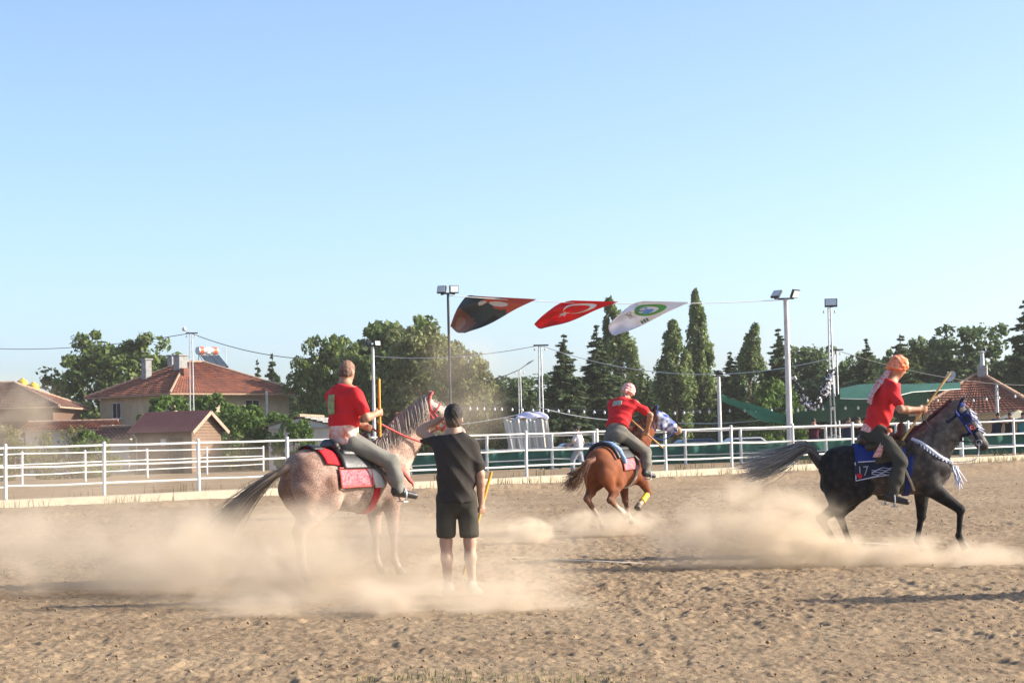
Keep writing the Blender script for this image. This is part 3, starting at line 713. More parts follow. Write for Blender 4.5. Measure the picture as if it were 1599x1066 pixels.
for (x, y, r) in ((35, 603, .42), (52, 609, .45)):
    p = W(x, y, 150); t = MB().lathe([(.02, -.55), (r * .9, -.5), (r, -.4), (r, .3), (r * .85, .45), (.15, .52), (.15, .6), (.02, .6)], n=16).build('water_tank', M['yellow'], None, True); t.location = p
    for k in (-.2, .1): MB().lathe([(r + .005, k), (r + .03, k + .03), (r + .005, k + .06)], n=16).build('tank_rib', M['yellow'], t, True)
    MB().box((0, 0, -2.4), (1.0, 1.0, 3.7)).build('tank_stand', M['grey'], t)
    tag(t, 'yellow water tank on the farmhouse roof, ' + ('left one of the two' if x == 35 else 'right one of the two'), 'water tank', 'yellow water tanks')
# pale shed behind the roan horse: gable end towards us
e, L, D, zc, zr = shed('shed', 400, 562, 652, 672, 112, 3.6, 'pale plastered shed with a low gable roof behind the roan horse', M['palewall'], M['grey'], over=.25, yaw=R(82), rows=6)
MB().box((0, -D / 2 - .02, 1.0), (.9, .05, 1.9)).build('door', M['steel'], e)
# pavilion on the right
def pavilion():
    Y = 112; c = W(1560, 632, Y); g = gz(c.x, Y)
    zc = W(1560, 634, Y - 4).z - g; zr = W(1548, 586, Y + 3).z - g
    e = empty('pavilion', (W(1549, 600, Y).x, Y + 3, g), R(-18), 'low pavilion with a red tiled hip roof at the right edge', 'pavilion')
    L, D = 6.3, 6.2
    gable_or_hip(e, L, D, zc, zr, .5, 3.45, 15, .28)
    for sx in (-1, 1):
        MB().box((0, sx * (D / 2 + .1), zc - .35), (L + .3, .22, .62)).build('fascia', M['cream'], e); MB().box((sx * (L / 2 + .1), 0, zc - .351), (.22, D + .1, .62)).build('fascia', M['cream'], e)
        for sy in (-1, 0, 1): MB().box((sx * (L / 2 - .2), sy * (D / 2 - .2), (zc - .6) / 2), (.3, .3, zc - .6)).build('column', M['cream'], e)
    MB().box((0, 1.5, 1.2), (L - 1, .2, 2.4)).build('back_wall', M['palewall'], e)
    o = MB().box((.2, 0, zr + .1), (.55, .55, 1.0)).build('chimney', M['grey'], e, bevel=.03)
    MB().tube([(.2, 0, zr + .5), (.2, 0, zr + 1.3)], [.14, .11], 10).build('flue', M['steel'], o, True)
    MB().lathe([(.2, 0), (.02, .12)], (.2, 0, zr + 1.34), 10).build('cowl', M['steel'], o)
    # dish
    d = MB().lathe([(.02, 0), (.2, .03), (.33, .09), (.35, .09), (.2, .02), (.02, -.02)], n=20).build('satellite_dish', M['palewall'], e, True); d.location = (-1.5, -.9, zr - .05); d.rotation_euler = (R(62), 0, R(-30))
    MB().tube([(0, 0, 0), (0, .1, .45)], .02, 6).build('feed_arm', M['steel'], d); MB().tube([(0, 0, -.02), (0, -.35, -.5)], .03, 6).build('mast', M['steel'], d)
pavilion()
p = W(1556, 600, 103); g = gz(p.x, 103); o = MB().lathe([(.09, 0), (.08, 2), (.075, p.z - g), (.02, p.z - g + .03)], n=10).build('net_post', M['steel'], None, True); o.location = (p.x, 103, g - .05)
MB().lathe([(.16, 0), (.16, .06), (.1, .08)], n=10).build('base_plate', M['steel'], o, True); MB().box((0, -.1, p.z - g - .2), (.12, .12, .2)).build('hook_box', M['steel'], o)
tag(o, 'grey steel post standing in front of the red tiled pavilion', 'post')
def parasol(x, y, Y, w, label):
    p = W(x, y, Y); g = gz(p.x, Y); h = p.z - g; e = empty('parasol', (p.x, Y, g), 0, label, 'parasol')
    MB().tube([(0, 0, 0), (0, 0, h)], .03, 8).build('pole', M['steel'], e, True)
    mb = MB(); mb.lathe([(w, -.45), (w, -.62), (w * .98, -.44), (.05, .02), (.02, .05)], (0, 0, h), 8); mb.build('canopy', M['cream'], e)
    MB().lathe([(.3, 0), (.3, .08), (.05, .1)], n=12).build('base', M['grey'], e)
parasol(1590, 641, 100, 1.3, 'cream parasol at the right edge in front of the pavilion')
# parked cars glimpsed between the rails
def car(x, y, Y, c, label):
    p = W(x, y, Y); g = gz(p.x, Y); e = empty('parked_car', (p.x, Y, g), R(6), label, 'car')
    m_ = mat('car_paint', c, .25, .03, spec=.6)
    prof = [(-2.1, .35), (-2.1, .75), (-1.9, .9), (-1.35, .95), (-.75, 1.40), (.55, 1.42), (1.15, .98), (1.95, .86), (2.12, .65), (2.12, .35)]
    V = [(a, s * (.82 if z > 1.1 else .88), z) for s in (-1, 1) for a, z in prof]; n = len(prof)
    fs = [tuple(range(n)), tuple(range(2 * n - 1, n - 1, -1))] + [(i, i + n, (i + 1) % n + n, (i + 1) % n) for i in range(n)]
    MB().add(V, fs).build('body', m_, e, bevel=.05)
    for s in (-1, 1):
        MB().add([(-.72, s * .865, 1.34), (.5, s * .865, 1.35), (.98, s * .895, 1.0), (-1.15, s * .895, 1.0)], [(0, 1, 2, 3)]).build('side_window', M['glass'], e, solid=.01)
        for x_ in (-1.3, 1.32):
            w_ = MB().lathe([(.02, -.1), (.2, -.1), (.32, -.1), (.33, 0), (.32, .1), (.2, .1), (.02, .1)], n=18).build('wheel', M['black'], e, True); w_.location = (x_, s * .82, .33); w_.rotation_euler = (R(90), 0, 0)
            MB().lathe([(.02, -.115), (.2, -.112), (.2, .112), (.02, .115)], n=14).build('rim', M['steel'], w_, True)
        MB().box((2.1, s * .62, .68), (.06, .35, .14)).build('headlight', M['lamp_glass'], e); MB().box((-2.09, s * .66, .74), (.06, .25, .16)).build('tail_light', M['orange'], e)
    MB().add([(1.13, -.74, 1.0), (1.13, .74, 1.0), (.58, .7, 1.41), (.58, -.7, 1.41)], [(0, 1, 2, 3)]).build('windscreen', M['glass'], e, solid=.03)
car(1088, 692, 92, (.05, .08, .18), 'dark blue car parked behind the green windbreak left of the lamp pole')
car(1165, 692, 94, (.45, .46, .48), 'silver car parked behind the green windbreak right of the lamp pole')
car(905, 692, 92, (.10, .11, .13), 'dark grey car parked behind the green windbreak near the walking boy')
# ================================================================== trees
def leaf_mesh(name, P, Nrm, size, asp=1.6, droop=None, tint=None):
    n = len(P); Nrm = Nrm / np.maximum(np.linalg.norm(Nrm, axis=1, keepdims=True), 1e-6)
    a = rng.normal(size=(n, 3)) if droop is None else droop + .25 * rng.normal(size=(n, 3))
    a -= Nrm * (a * Nrm).sum(1, keepdims=True); a /= np.maximum(np.linalg.norm(a, axis=1, keepdims=True), 1e-6)
    b = np.cross(Nrm, a); s = size[:, None]
    v = np.stack([P - a * s * asp * .5, P + b * s * .42 - a * s * .05, P + a * s * asp * .5 + Nrm * s * .12, P - b * s * .42 - a * s * .05], 1).reshape(-1, 3)
    f = np.arange(4 * n).reshape(n, 4)
    t = np.ones(n) if tint is None else tint
    return np_mesh(name, v, f, False, np.repeat(t, 4)[:, None] * np.ones(3))
LEAF = {}
def leafmat(k, c, c2): LEAF[k] = mat('leaf_' + k, c, .65, 0, .9, c2=c2, trans=.35, vcol=True, spec=.25, detail=8)
leafmat('walnut', (.085, .13, .035), (.15, .19, .055)); leafmat('olive', (.15, .175, .065), (.24, .24, .10)); leafmat('poplar', (.135, .185, .06), (.22, .27, .10))
leafmat('spruce', (.075, .115, .055), (.13, .175, .08)); leafmat('dark', (.07, .11, .045), (.12, .165, .06)); leafmat('vine', (.06, .12, .02), (.12, .18, .035)); leafmat('weed', (.14, .16, .04), (.25, .22, .08))
M['bark'] = mat('bark', (.12, .09, .06), .9, .3, 6, .4, 30)
def clump_leaves(C, r, n, flat=.8, shell=.5):
    k = rng.integers(0, len(C), n)
    d = rng.normal(size=(n, 3)); d /= np.linalg.norm(d, axis=1, keepdims=True)
    rad = r[k] * (shell + (1 - shell) * rng.random(n)) ** .7 * (.75 + .5 * rng.random(n))
    off = d * rad[:, None]; off[:, 2] *= flat
    return C[k] + off, d + .5 * rng.normal(size=(n, 3)) + np.array([0, 0, .4])
def limbs(e, base, tips, r0, h):
    MB().tube([(0, 0, -.3), (.02 * h, 0, h * .15), (0.01 * h, .01 * h, h * .35), (0, 0, h * .55)], [r0 * 1.3, r0, r0 * .8, r0 * .45], 9).build('trunk', M['bark'], e, True)
    mb = MB()
    for t in tips:
        t = Vector(t); s = Vector((0, 0, h * random.uniform(.2, .5))); m_ = s.lerp(t, .5) + Vector((0, 0, -.04 * h))
        mb.tube([s, m_, t], [r0 * .35, r0 * .22, r0 * .06], 5, cap=False)
    mb.build('limb', M['bark'], e, True)
def broadleaf(name, h, wd, key, n, size, low=.22, lobes=26, seed=0):
    r_ = np.random.default_rng(seed); C = []; rr = []
    for i in range(lobes):
        a = r_.random() * 6.28; t = r_.random(); z = low + (1 - low) * t; prof = math.sin(math.pi * (.14 + .78 * t)) ** .8
        q = wd / 2 * prof * (.35 + .5 * math.sqrt(r_.random())); C.append((q * math.cos(a), q * math.sin(a), h * (low * .6 + (1 - low * .6) * t * .90))); rr.append(wd * (.10 + .10 * r_.random()))
    C = np.array(C); rr = np.array(rr)
    # secondary tufts on the lobes break the outline
    k = r_.integers(0, lobes, lobes * 7); d = r_.normal(size=(lobes * 7, 3)); d /= np.linalg.norm(d, axis=1, keepdims=True)
    C2 = C[k] + d * rr[k][:, None] * (.75 + .4 * r_.random((lobes * 7, 1))); r2 = rr[k] * (.22 + .25 * r_.random(lobes * 7))
    C2[:, 2] = np.maximum(C2[:, 2], h * low * .5)
    A = np.concatenate([C, C2]); B = np.concatenate([rr * .8, r2])
    wgt = np.concatenate([np.full(lobes, 3), np.full(len(C2), 1)]).astype(float)
    P, N = [], []
    idx = r_.choice(len(A), n, p=wgt / wgt.sum()); dd = r_.normal(size=(n, 3)); dd /= np.linalg.norm(dd, axis=1, keepdims=True)
    P = A[idx] + dd * (B[idx] * (.55 + .45 * r_.random(n)))[:, None] * np.array([1, 1, .8]); N = dd + .7 * r_.normal(size=(n, 3)) + np.array([0, 0, .3])
    tint = (.75 + .5 * r_.random(len(A)))[idx] * (.85 + .3 * r_.random(n))
    me = leaf_mesh(name + '_crown', P, N, size * (.6 + .8 * r_.random(n)), 1.5, tint=tint)
    e = empty(name); link('crown', me, LEAF[key], e); limbs(e, None, [C[i] for i in range(0, lobes, 2)], .028 * h, h); return e
def poplar(name, h, wd, n, size, seed, lean=0.0):
    r_ = np.random.default_rng(seed); nb = 120
    t = r_.random(nb) ** .9; a = r_.random(nb) * 6.28; z = h * (.06 + .90 * t)
    pr = wd / 2 * np.sin(np.pi * np.clip(.10 + .86 * t, 0, 1)) ** .65 * (.45 + .45 * r_.random(nb)) * (1 - .72 * t ** 3.2)
    C = np.stack([pr * np.cos(a) + lean * h * t ** 3, pr * np.sin(a), z], 1); rr = wd * (.10 + .12 * r_.random(nb)) * (1 - .62 * t ** 2.2)
    k = r_.integers(0, nb, n); d = r_.normal(size=(n, 3)); d /= np.linalg.norm(d, axis=1, keepdims=True)
    P = C[k] + d * (rr[k] * (.4 + .7 * r_.random(n)))[:, None] * np.array([.75, .75, 2.0]); tint = (.7 + .6 * r_.random(nb))[k] * (.85 + .3 * r_.random(n))
    me = leaf_mesh(name + '_crown', P, d + .8 * r_.normal(size=(n, 3)), size * (.6 + .8 * r_.random(n)), 1.3, tint=tint)
    e = empty(name); link('crown', me, LEAF['poplar'], e)
    MB().tube([(0, 0, -.3), (0, 0, h * .3), (lean * h * .2, 0, h * .6), (lean * h * .8, 0, h * .93)], [.02 * h, .016 * h, .01 * h, .002 * h], 8).build('trunk', M['bark'], e, True); return e
def spruce(name, h, wd, n, size, seed, key='spruce', gap=.45, up=0.0):
    r_ = np.random.default_rng(seed); P, N, D, T = [], [], [], []; mb = MB(); nw = int(h / gap); per = n // (nw * 9)
    for i in range(nw):
        for j in range(9):
            ti = min(.995, max(0, (i + r_.random() * 1.6 - .8) / nw)); z = h * (.05 + .93 * ti); ti = 1 - (1 - ti) ** .72; z = h * (.05 + .95 * ti); L = wd / 2 * (1 - ti) ** .95 * (.65 + .6 * r_.random() ** 2) + .05
            a = r_.random() * 6.28; l_ = L * (.6 + .55 * r_.random()); dz = (-.28 + up) * l_ * (.6 + .8 * r_.random()); tn = .7 + .6 * r_.random()
            dx, dy = math.cos(a), math.sin(a)
            s = r_.random(per) ** .6
            lat = r_.normal(size=per) * l_ * .16 * (1.1 - s); q = np.stack([dx * l_ * s - dy * lat, dy * l_ * s + dx * lat, z + dz * s ** 1.3 - np.abs(r_.normal(size=per)) * .12 * l_ * .6 + .10 * l_ * s ** 3], 1)
            P.append(q); N.append(np.tile([0, 0, 1.0], (per, 1)) + .55 * r_.normal(size=(per, 3))); D.append(np.tile([dx, dy, -.5], (per, 1))); T.append(np.full(per, tn) * (.85 + .3 * r_.random(per)))
            if j < 4: mb.tube([(0, 0, z), (dx * l_ * .9, dy * l_ * .9, z + dz * .8)], [.012 * h * .4, .01], 4, cap=False)
    P = np.concatenate(P); m_ = len(P)
    me = leaf_mesh(name + '_crown', P, np.concatenate(N), size * (.6 + .8 * r_.random(m_)) * (.45 + .55 * np.clip((h - P[:, 2]) / h * 2.2, 0, 1)), 2.2, np.concatenate(D), np.concatenate(T))
    e = empty(name); link('crown', me, LEAF[key], e); mb.build('limb', M['bark'], e)
    MB().tube([(0, 0, -.3), (0, 0, h * .5), (0, 0, h * .98)], [.016 * h, .011 * h, .002 * h], 8).build('trunk', M['bark'], e, True); return e
def put(e, x, ytop, Y, h0, label, cat, group, rz=0, sw=1.0):
    t = W(x, ytop, Y); g = gz(t.x, Y); s = (t.z - g) / h0
    e.location = (t.x, Y, g); e.rotation_euler = (0, 0, rz); e.scale = (s * sw, s * sw, s); tag(e, label, cat, group); return e
B1 = broadleaf('walnut_tree', 10, 11, 'walnut', 17000, .30, .2, 34, 3); B2 = broadleaf('olive_tree', 10, 10, 'olive', 17000, .27, .15, 34, 5)
B3 = broadleaf('dark_tree', 10, 10, 'dark', 15000, .30, .12, 30, 8)
S1 = spruce('spruce_tree', 12, 6.6, 23000, .26, 4, gap=.36); S2 = spruce('spruce_tree', 12, 5.8, 21000, .26, 9, gap=.38); S3 = spruce('cedar_tree', 12, 7.5, 19000, .28, 14, 'dark', .5, .22)
P1 = poplar('poplar_tree', 15, 3.6, 15000, .24, 6, -.03); P2 = poplar('poplar_tree', 15, 4.4, 15000, .24, 16, -.06)
used = set()
def T(src, *a, **k):
    e = src if src.name not in used else dup(src)
    used.add(src.name); return put(e, *a, **k)
grp = 'trees beyond the arena'
T(B1, 178, 526, 168, 10, 'big dark green walnut tree left of the tiled house', 'tree', grp, 0)
T(B1, 615, 503, 150, 10, 'tall broad tree rising behind the bald rider', 'tree', grp, 2.1)
T(B1, 522, 530, 142, 10, 'dark walnut tree between the house and the bald rider', 'tree', grp, 4.0, sw=.68)
T(B2, 668, 520, 140, 10, 'dusty olive-green tree just left of the black lamp pole', 'tree', grp, 1.0, sw=.8)
T(B2, 722, 558, 132, 10, 'pale dusty tree behind the head of the boy in black', 'tree', grp, 3.0, sw=.75)
T(S3, 425, 546, 185, 12, 'spiky dark conifer behind the right end of the tiled house', 'tree', grp, 0, sw=.75)
T(S3, 402, 556, 188, 12, 'smaller conifer touching the solar heater of the house', 'tree', grp, 1.4, sw=.6)
T(S3, 780, 590, 165, 12, 'low dark cedar behind the small street lamp', 'tree', grp, 2.2, sw=1.3)
T(B3, 828, 588, 160, 10, 'round dark tree behind the tall twin-leg utility pole', 'tree', grp, 1, sw=.9)
T(S1, 880, 517, 128, 12, 'wide spruce right of the twin-leg utility pole', 'tree', grp, 0, sw=1.2)
T(S2, 931, 503, 132, 12, 'tall ragged spruce directly left of the middle rider', 'tree', grp, 2, sw=1.4)
T(P2, 968, 462, 150, 15, 'poplar with a bent tip behind the white flag', 'tree', grp, 0, sw=1.15)
T(S2, 1012, 584, 130, 12, 'small spruce just right of the middle rider', 'tree', grp, 4, sw=1.2)
T(P1, 1050, 495, 148, 15, 'shorter bushy poplar right of the white flag', 'tree', grp, 1.5, sw=1.45)
T(P1, 1092, 446, 152, 15, 'tallest slim poplar in the row', 'tree', grp, 0, sw=.95)
T(P2, 1166, 503, 150, 15, 'broad light poplar left of the white lamp pole', 'tree', grp, 2.6, sw=1.2)
T(S1, 1140, 545, 140, 12, 'dark spruce leaning against the broad light poplar', 'tree', grp, 1, sw=1.2)
T(S1, 1215, 508, 140, 12, 'dark spruce directly behind the white lamp pole', 'tree', grp, 3, sw=1.15)
T(B3, 1262, 538, 158, 10, 'dark tree between the white lamp pole and the steel mast', 'tree', grp, 3, sw=1.0)
T(B3, 1315, 560, 150, 10, 'low dark tree just right of the steel mast', 'tree', grp, 5, sw=1.1)
T(S2, 1352, 525, 138, 12, 'slim spruce left of the turbaned rider', 'tree', grp, 5, sw=1.3)
T(S3, 1405, 517, 142, 12, 'wide cedar behind the orange turban', 'tree', grp, 4, sw=1.35)
T(B3, 1478, 525, 150, 10, 'dark leafy tree right of the wide cedar', 'tree', grp, .5, sw=1.05)
T(B3, 1535, 505, 148, 10, 'large dark leafy tree behind the pavilion roof', 'tree', grp, 2.5, sw=1.05)
T(S1, 1600, 462, 140, 12, 'tall spruce cut by the right edge', 'tree', grp, 2, sw=1.1)
T(B3, 1288, 546, 156, 10, 'dark tree right behind the steel mast', 'tree', grp, 1.7, sw=.9)
T(B1, 1374, 552, 152, 10, 'leafy tree between the slim spruce and the wide cedar', 'tree', grp, 2.9, sw=.8)
T(B1, 1440, 534, 152, 10, 'leafy tree above the tip of the pale javelin', 'tree', grp, .4, sw=.8)
T(B3, 1585, 520, 152, 10, 'dark tree right of the pavilion chimney', 'tree', grp, 4.4, sw=.9)
B4 = broadleaf('broadleaf_shrub', 4, 5, 'vine', 9000, .16, .05, 22, 21); V2 = broadleaf('broadleaf_shrub', 4, 5, 'weed', 6000, .12, .02, 24, 22)
T(B4, 1215, 586, 118, 4, 'bright green sapling below the spruce by the white pole', 'shrub', 'shrubs', 0, sw=.65)
for i, (x, yt, Y, sw, lb) in enumerate([(268, 613, 122, .9, 'leafy vine mass left of the utility pole, over the hut roof'), (330, 610, 124, 1.0, 'leafy vine mass right of the utility pole, under the eaves'), (378, 628, 119, 1.0, 'leafy shrub right of the hut gable, below the balcony'), (425, 640, 114, 1.1, 'leafy shrub under the balcony post of the house'), (458, 650, 108.5, .75, 'leafy shrub touching the pale shed behind the roan horse'), (140, 668, 100, .8, 'green shrub in front of the orange shed roof')]):
    T(B4, x, yt, Y, 4, lb, 'shrub', 'shrubs', i * 1.3, sw=sw)
for i, (x, yt, lb) in enumerate([(22, 672, 'yellowish weedy bush at the left edge behind the fences'), (70, 682, 'yellowish weedy bush second from the left edge'), (112, 672, 'yellowish weedy bush in front of the orange shed'), (170, 700, 'low weedy bush left of the hut drainpipe')]):
    T(V2, x, yt, 98 + i, 4, lb, 'shrub', 'shrubs', i * 1.9, sw=.75)
_bt = [(760, 'left of the small street lamp'), (800, 'just behind the small street lamp'), (850, 'behind the tall twin-leg pole'), (905, 'between the wide and the ragged spruce'), (950, 'left of the middle rider'), (1000, 'right of the middle rider'), (1040, 'below the bushy poplar'), (1090, 'below the tallest poplar'), (1130, 'behind the short white lamp pole'), (1180, 'below the broad light poplar'), (1230, 'behind the white lamp pole'), (1275, 'inside the loop of the garland'), (1330, 'right of the steel mast'), (1380, 'behind the shoulder of the turbaned rider'), (1430, 'above the rider\'s pale javelin'), (700, 'behind the black lamp pole'), (560, 'behind the shoulder of the bald rider'), (520, 'left of the bald rider'), (640, 'above the ears of the roan horse'), (1500, 'behind the pavilion dish'), (1560, 'behind the pavilion chimney')]
for i, (x, wh) in enumerate(_bt):
    T(B3, x, [592, 604, 584, 598, 606, 588][i % 6], 170 + (i * 7) % 14, 10, 'low dark background tree ' + wh, 'tree', 'shaded background trees', i * 1.1, sw=1.5)
# ================================================================== bodies: one smooth surface grown round a posed skeleton
V3 = lambda *a: np.array(a, float)
def unit(v): v = np.asarray(v, float); return v / max(np.linalg.norm(v), 1e-9)
class Body:
    def __init__(s): s.p = []; s.cuts = []
    def cap(s, a, b, ra, rb, k=.03, c=None, flat=None):
        s.p.append(('c', V3(*a), V3(*b), ra, rb, k, c, None if flat is None else (unit(flat[0]), flat[1]))); return s
    def ell(s, c, r, k=.03, col_=None, ax=None):
        # ax: 3 orthonormal rows
        s.p.append(('e', V3(*c), V3(*r), 0, 0, k, col_, np.eye(3) if ax is None else np.array([unit(q) for q in ax]))); return s
    def cut(s, p, n): s.cuts.append((V3(*p), unit(n))); return s      # removes the side the normal points to
    def d1(s, q, P):
        if q[0] == 'c':
            a, b, ra, rb = q[1], q[2], q[3], q[4]
            if q[7] is not None:
                n, f = q[7]; m_ = (a + b) / 2; P = P + ((P - m_) @ n)[:, None] * n * (f - 1)
            ba = b - a; L = ba @ ba
            t = np.clip(((P - a) @ ba) / L, 0, 1) if L > 1e-10 else np.zeros(len(P))
            return np.linalg.norm(P - a - t[:, None] * ba, axis=1) - (ra + (rb - ra) * t)
        X = (P - q[1]) @ q[7].T; r = q[2]; k0 = np.linalg.norm(X / r, axis=1); k1 = np.linalg.norm(X / (r * r), axis=1)
        return k0 * (k0 - 1) / np.maximum(k1, 1e-6)
    def bb(s, q, m):
        if q[0] == 'c': return np.minimum(q[1] - q[3], q[2] - q[4]) - m, np.maximum(q[1] + q[3], q[2] + q[4]) + m
        R_ = q[2].max(); return q[1] - R_ - m, q[1] + R_ + m
    def val(s, P):
        P = np.asarray(P, float); d = np.full(len(P), 9.0)
        for q in s.p:
            e = s.d1(q, P); k = q[5]; h = np.clip(.5 + .5 * (d - e) / k, 0, 1); d = d * (1 - h) + e * h - k * h * (1 - h)
        for p, n in s.cuts: d = np.maximum(d, (P - p) @ n)
        return d
    def grad(s, P, e=.004):
        return np.stack([s.val(P + np.eye(3)[i] * e) - s.val(P - np.eye(3)[i] * e) for i in range(3)], 1) / (2 * e)
    def snap(s, P, off=.01, it=6):
        P = np.asarray(P, float).copy()
        for _ in range(it):
            g = s.grad(P); g /= np.maximum(np.linalg.norm(g, axis=1, keepdims=True), .3); P -= g * np.clip(s.val(P) - off, -.12, .12)[:, None]
        return P
    def mesh(s, name, h, default=(.5, .4, .3), tau=.02, disp=None):
        lo = np.min([s.bb(q, 0)[0] for q in s.p], 0) - 3 * h; hi = np.max([s.bb(q, 0)[1] for q in s.p], 0) + 3 * h
        n = np.ceil((hi - lo) / h).astype(int) + 1
        D = np.full(n, 9.0, np.float32)
        for q in s.p:
            a, b = s.bb(q, q[5] + 3 * h); i0 = np.clip(np.floor((a - lo) / h).astype(int), 0, n); i1 = np.clip(np.ceil((b - lo) / h).astype(int) + 1, 0, n)
            g = np.meshgrid(*[lo[k] + h * np.arange(i0[k], i1[k]) for k in range(3)], indexing='ij')
            P = np.stack(g, -1).reshape(-1, 3); e = s.d1(q, P).reshape(g[0].shape)
            sl = tuple(slice(i0[k], i1[k]) for k in range(3)); d = D[sl]; kk = q[5]
            hh = np.clip(.5 + .5 * (d - e) / kk, 0, 1); D[sl] = d * (1 - hh) + e * hh - kk * hh * (1 - hh)
        if s.cuts or disp:
            g = np.meshgrid(*[lo[k] + h * np.arange(n[k]) for k in range(3)], indexing='ij')
            for p, nn in s.cuts:
                D = np.maximum(D, (g[0] - p[0]) * nn[0] + (g[1] - p[1]) * nn[1] + (g[2] - p[2]) * nn[2])
            if disp: D = D + disp(*g)
        # surface nets
        S = D < 0; c = [S[i:n[0] - 1 + i, j:n[1] - 1 + j, k:n[2] - 1 + k] for i in (0, 1) for j in (0, 1) for k in (0, 1)]
        sm = sum(x.astype(np.int8) for x in c); act = (sm > 0) & (sm < 8); I = np.argwhere(act)
        idx = np.full(act.shape, -1, np.int64); idx[act] = np.arange(len(I))
        acc = np.zeros((len(I), 3)); cnt = np.zeros(len(I)); cor = [(i, j, k) for i in (0, 1) for j in (0, 1) for k in (0, 1)]
        for a in range(8):
            for b in range(a + 1, 8):
                df = [abs(cor[a][t] - cor[b][t]) for t in range(3)]
                if sum(df) != 1: continue
                A = np.array(cor[a]); Bq = np.array(cor[b])
                va = D[tuple((I + A).T)]; vb = D[tuple((I + Bq).T)]; x = (va < 0) != (vb < 0)
                t = np.where(x, va / np.where(np.abs(va - vb) < 1e-9, 1, va - vb), 0)
                acc += np.where(x[:, None], A + t[:, None] * (Bq - A), 0); cnt += x
        V = lo + h * (I + acc / np.maximum(cnt, 1)[:, None])
        Fq = []
        for ax in range(3):
            u, w_ = [(1, 2), (2, 0), (0, 1)][ax]
            s0 = [slice(1, -1)] * 3; s1 = [slice(1, -1)] * 3; s0[ax] = slice(0, -1); s1[ax] = slice(1, None)
            a = S[tuple(s0)]; b = S[tuple(s1)]; x = np.argwhere(a != b); sg = a[tuple(x.T)]
            base = x + 1; base[:, ax] -= 1
            du = np.zeros(3, int); du[u] = 1; dw = np.zeros(3, int); dw[w_] = 1
            q = [idx[tuple((base - o).T)] for o in (du + dw, dw, 0 * du, du)]
            f = np.stack(q, 1); f[~sg] = f[~sg][:, ::-1]; Fq.append(f)
        Fq = np.concatenate(Fq); Fq = Fq[(Fq >= 0).all(1)]
        # one light relaxation
        E = np.concatenate([Fq[:, [0, 1]], Fq[:, [1, 2]], Fq[:, [2, 3]], Fq[:, [3, 0]]]); ac = np.zeros_like(V); ct = np.zeros(len(V))
        np.add.at(ac, E[:, 0], V[E[:, 1]]); np.add.at(ct, E[:, 0], 1); V = V * .5 + .5 * ac / np.maximum(ct, 1)[:, None]
        cw = np.zeros((len(V), 3)); ww = np.full(len(V), 1e-9)
        for q in s.p:
            cq = q[6] if q[6] is not None else default
            e = s.d1(q, V); wgt = np.exp(-np.clip(e, -.05, 2) / tau); cw += wgt[:, None] * np.array(cq); ww += wgt
        return np_mesh(name, V, Fq, True, cw / ww[:, None])
def hand(B, w, g_dir, axis, c, fist=True, side=1):
    # palm and five fingers; fist: fingers wrap a rod lying along axis
    w = V3(*w); d = unit(g_dir); s = unit(V3(*axis) - d * np.dot(axis, d)); n = np.cross(d, s) * side
    q = lambda a, b, cc: w + d * a + s * b + n * cc
    B.cap(q(0, 0, 0), q(.075, 0, .008), .03, .036, .02, c, (n, 1.7))
    for i in range(4):
        o = (1.5 - i) * .021; L = (1.0, 1.1, 1.05, .85)[i]
        if fist:
            pts = [q(.078, o, .016), q(.078 + .036 * L, o * .95, .008), q(.078 + .032 * L, o * .9, -.022), q(.078 - .002, o * .85, -.032)]
        else:
            pts = [q(.075, o, .008), q(.075 + .042 * L, o * 1.1, .0), q(.075 + .066 * L, o * 1.12, -.014), q(.075 + .082 * L, o * 1.1, -.034)]
        for a, b, r in zip(pts, pts[1:], (.0105, .0095, .0085)): B.cap(a, b, r, r * .93, .006, c)
    if fist: tp = [q(.02, .034, 0), q(.055, .045, -.018), q(.085, .028, -.034)]
    else: tp = [q(.02, .032, 0), q(.05, .055, -.01), q(.078, .06, -.018)]
    for a, b, r in zip(tp, tp[1:], (.013, .0105)): B.cap(a, b, r, r * .9, .01, c)
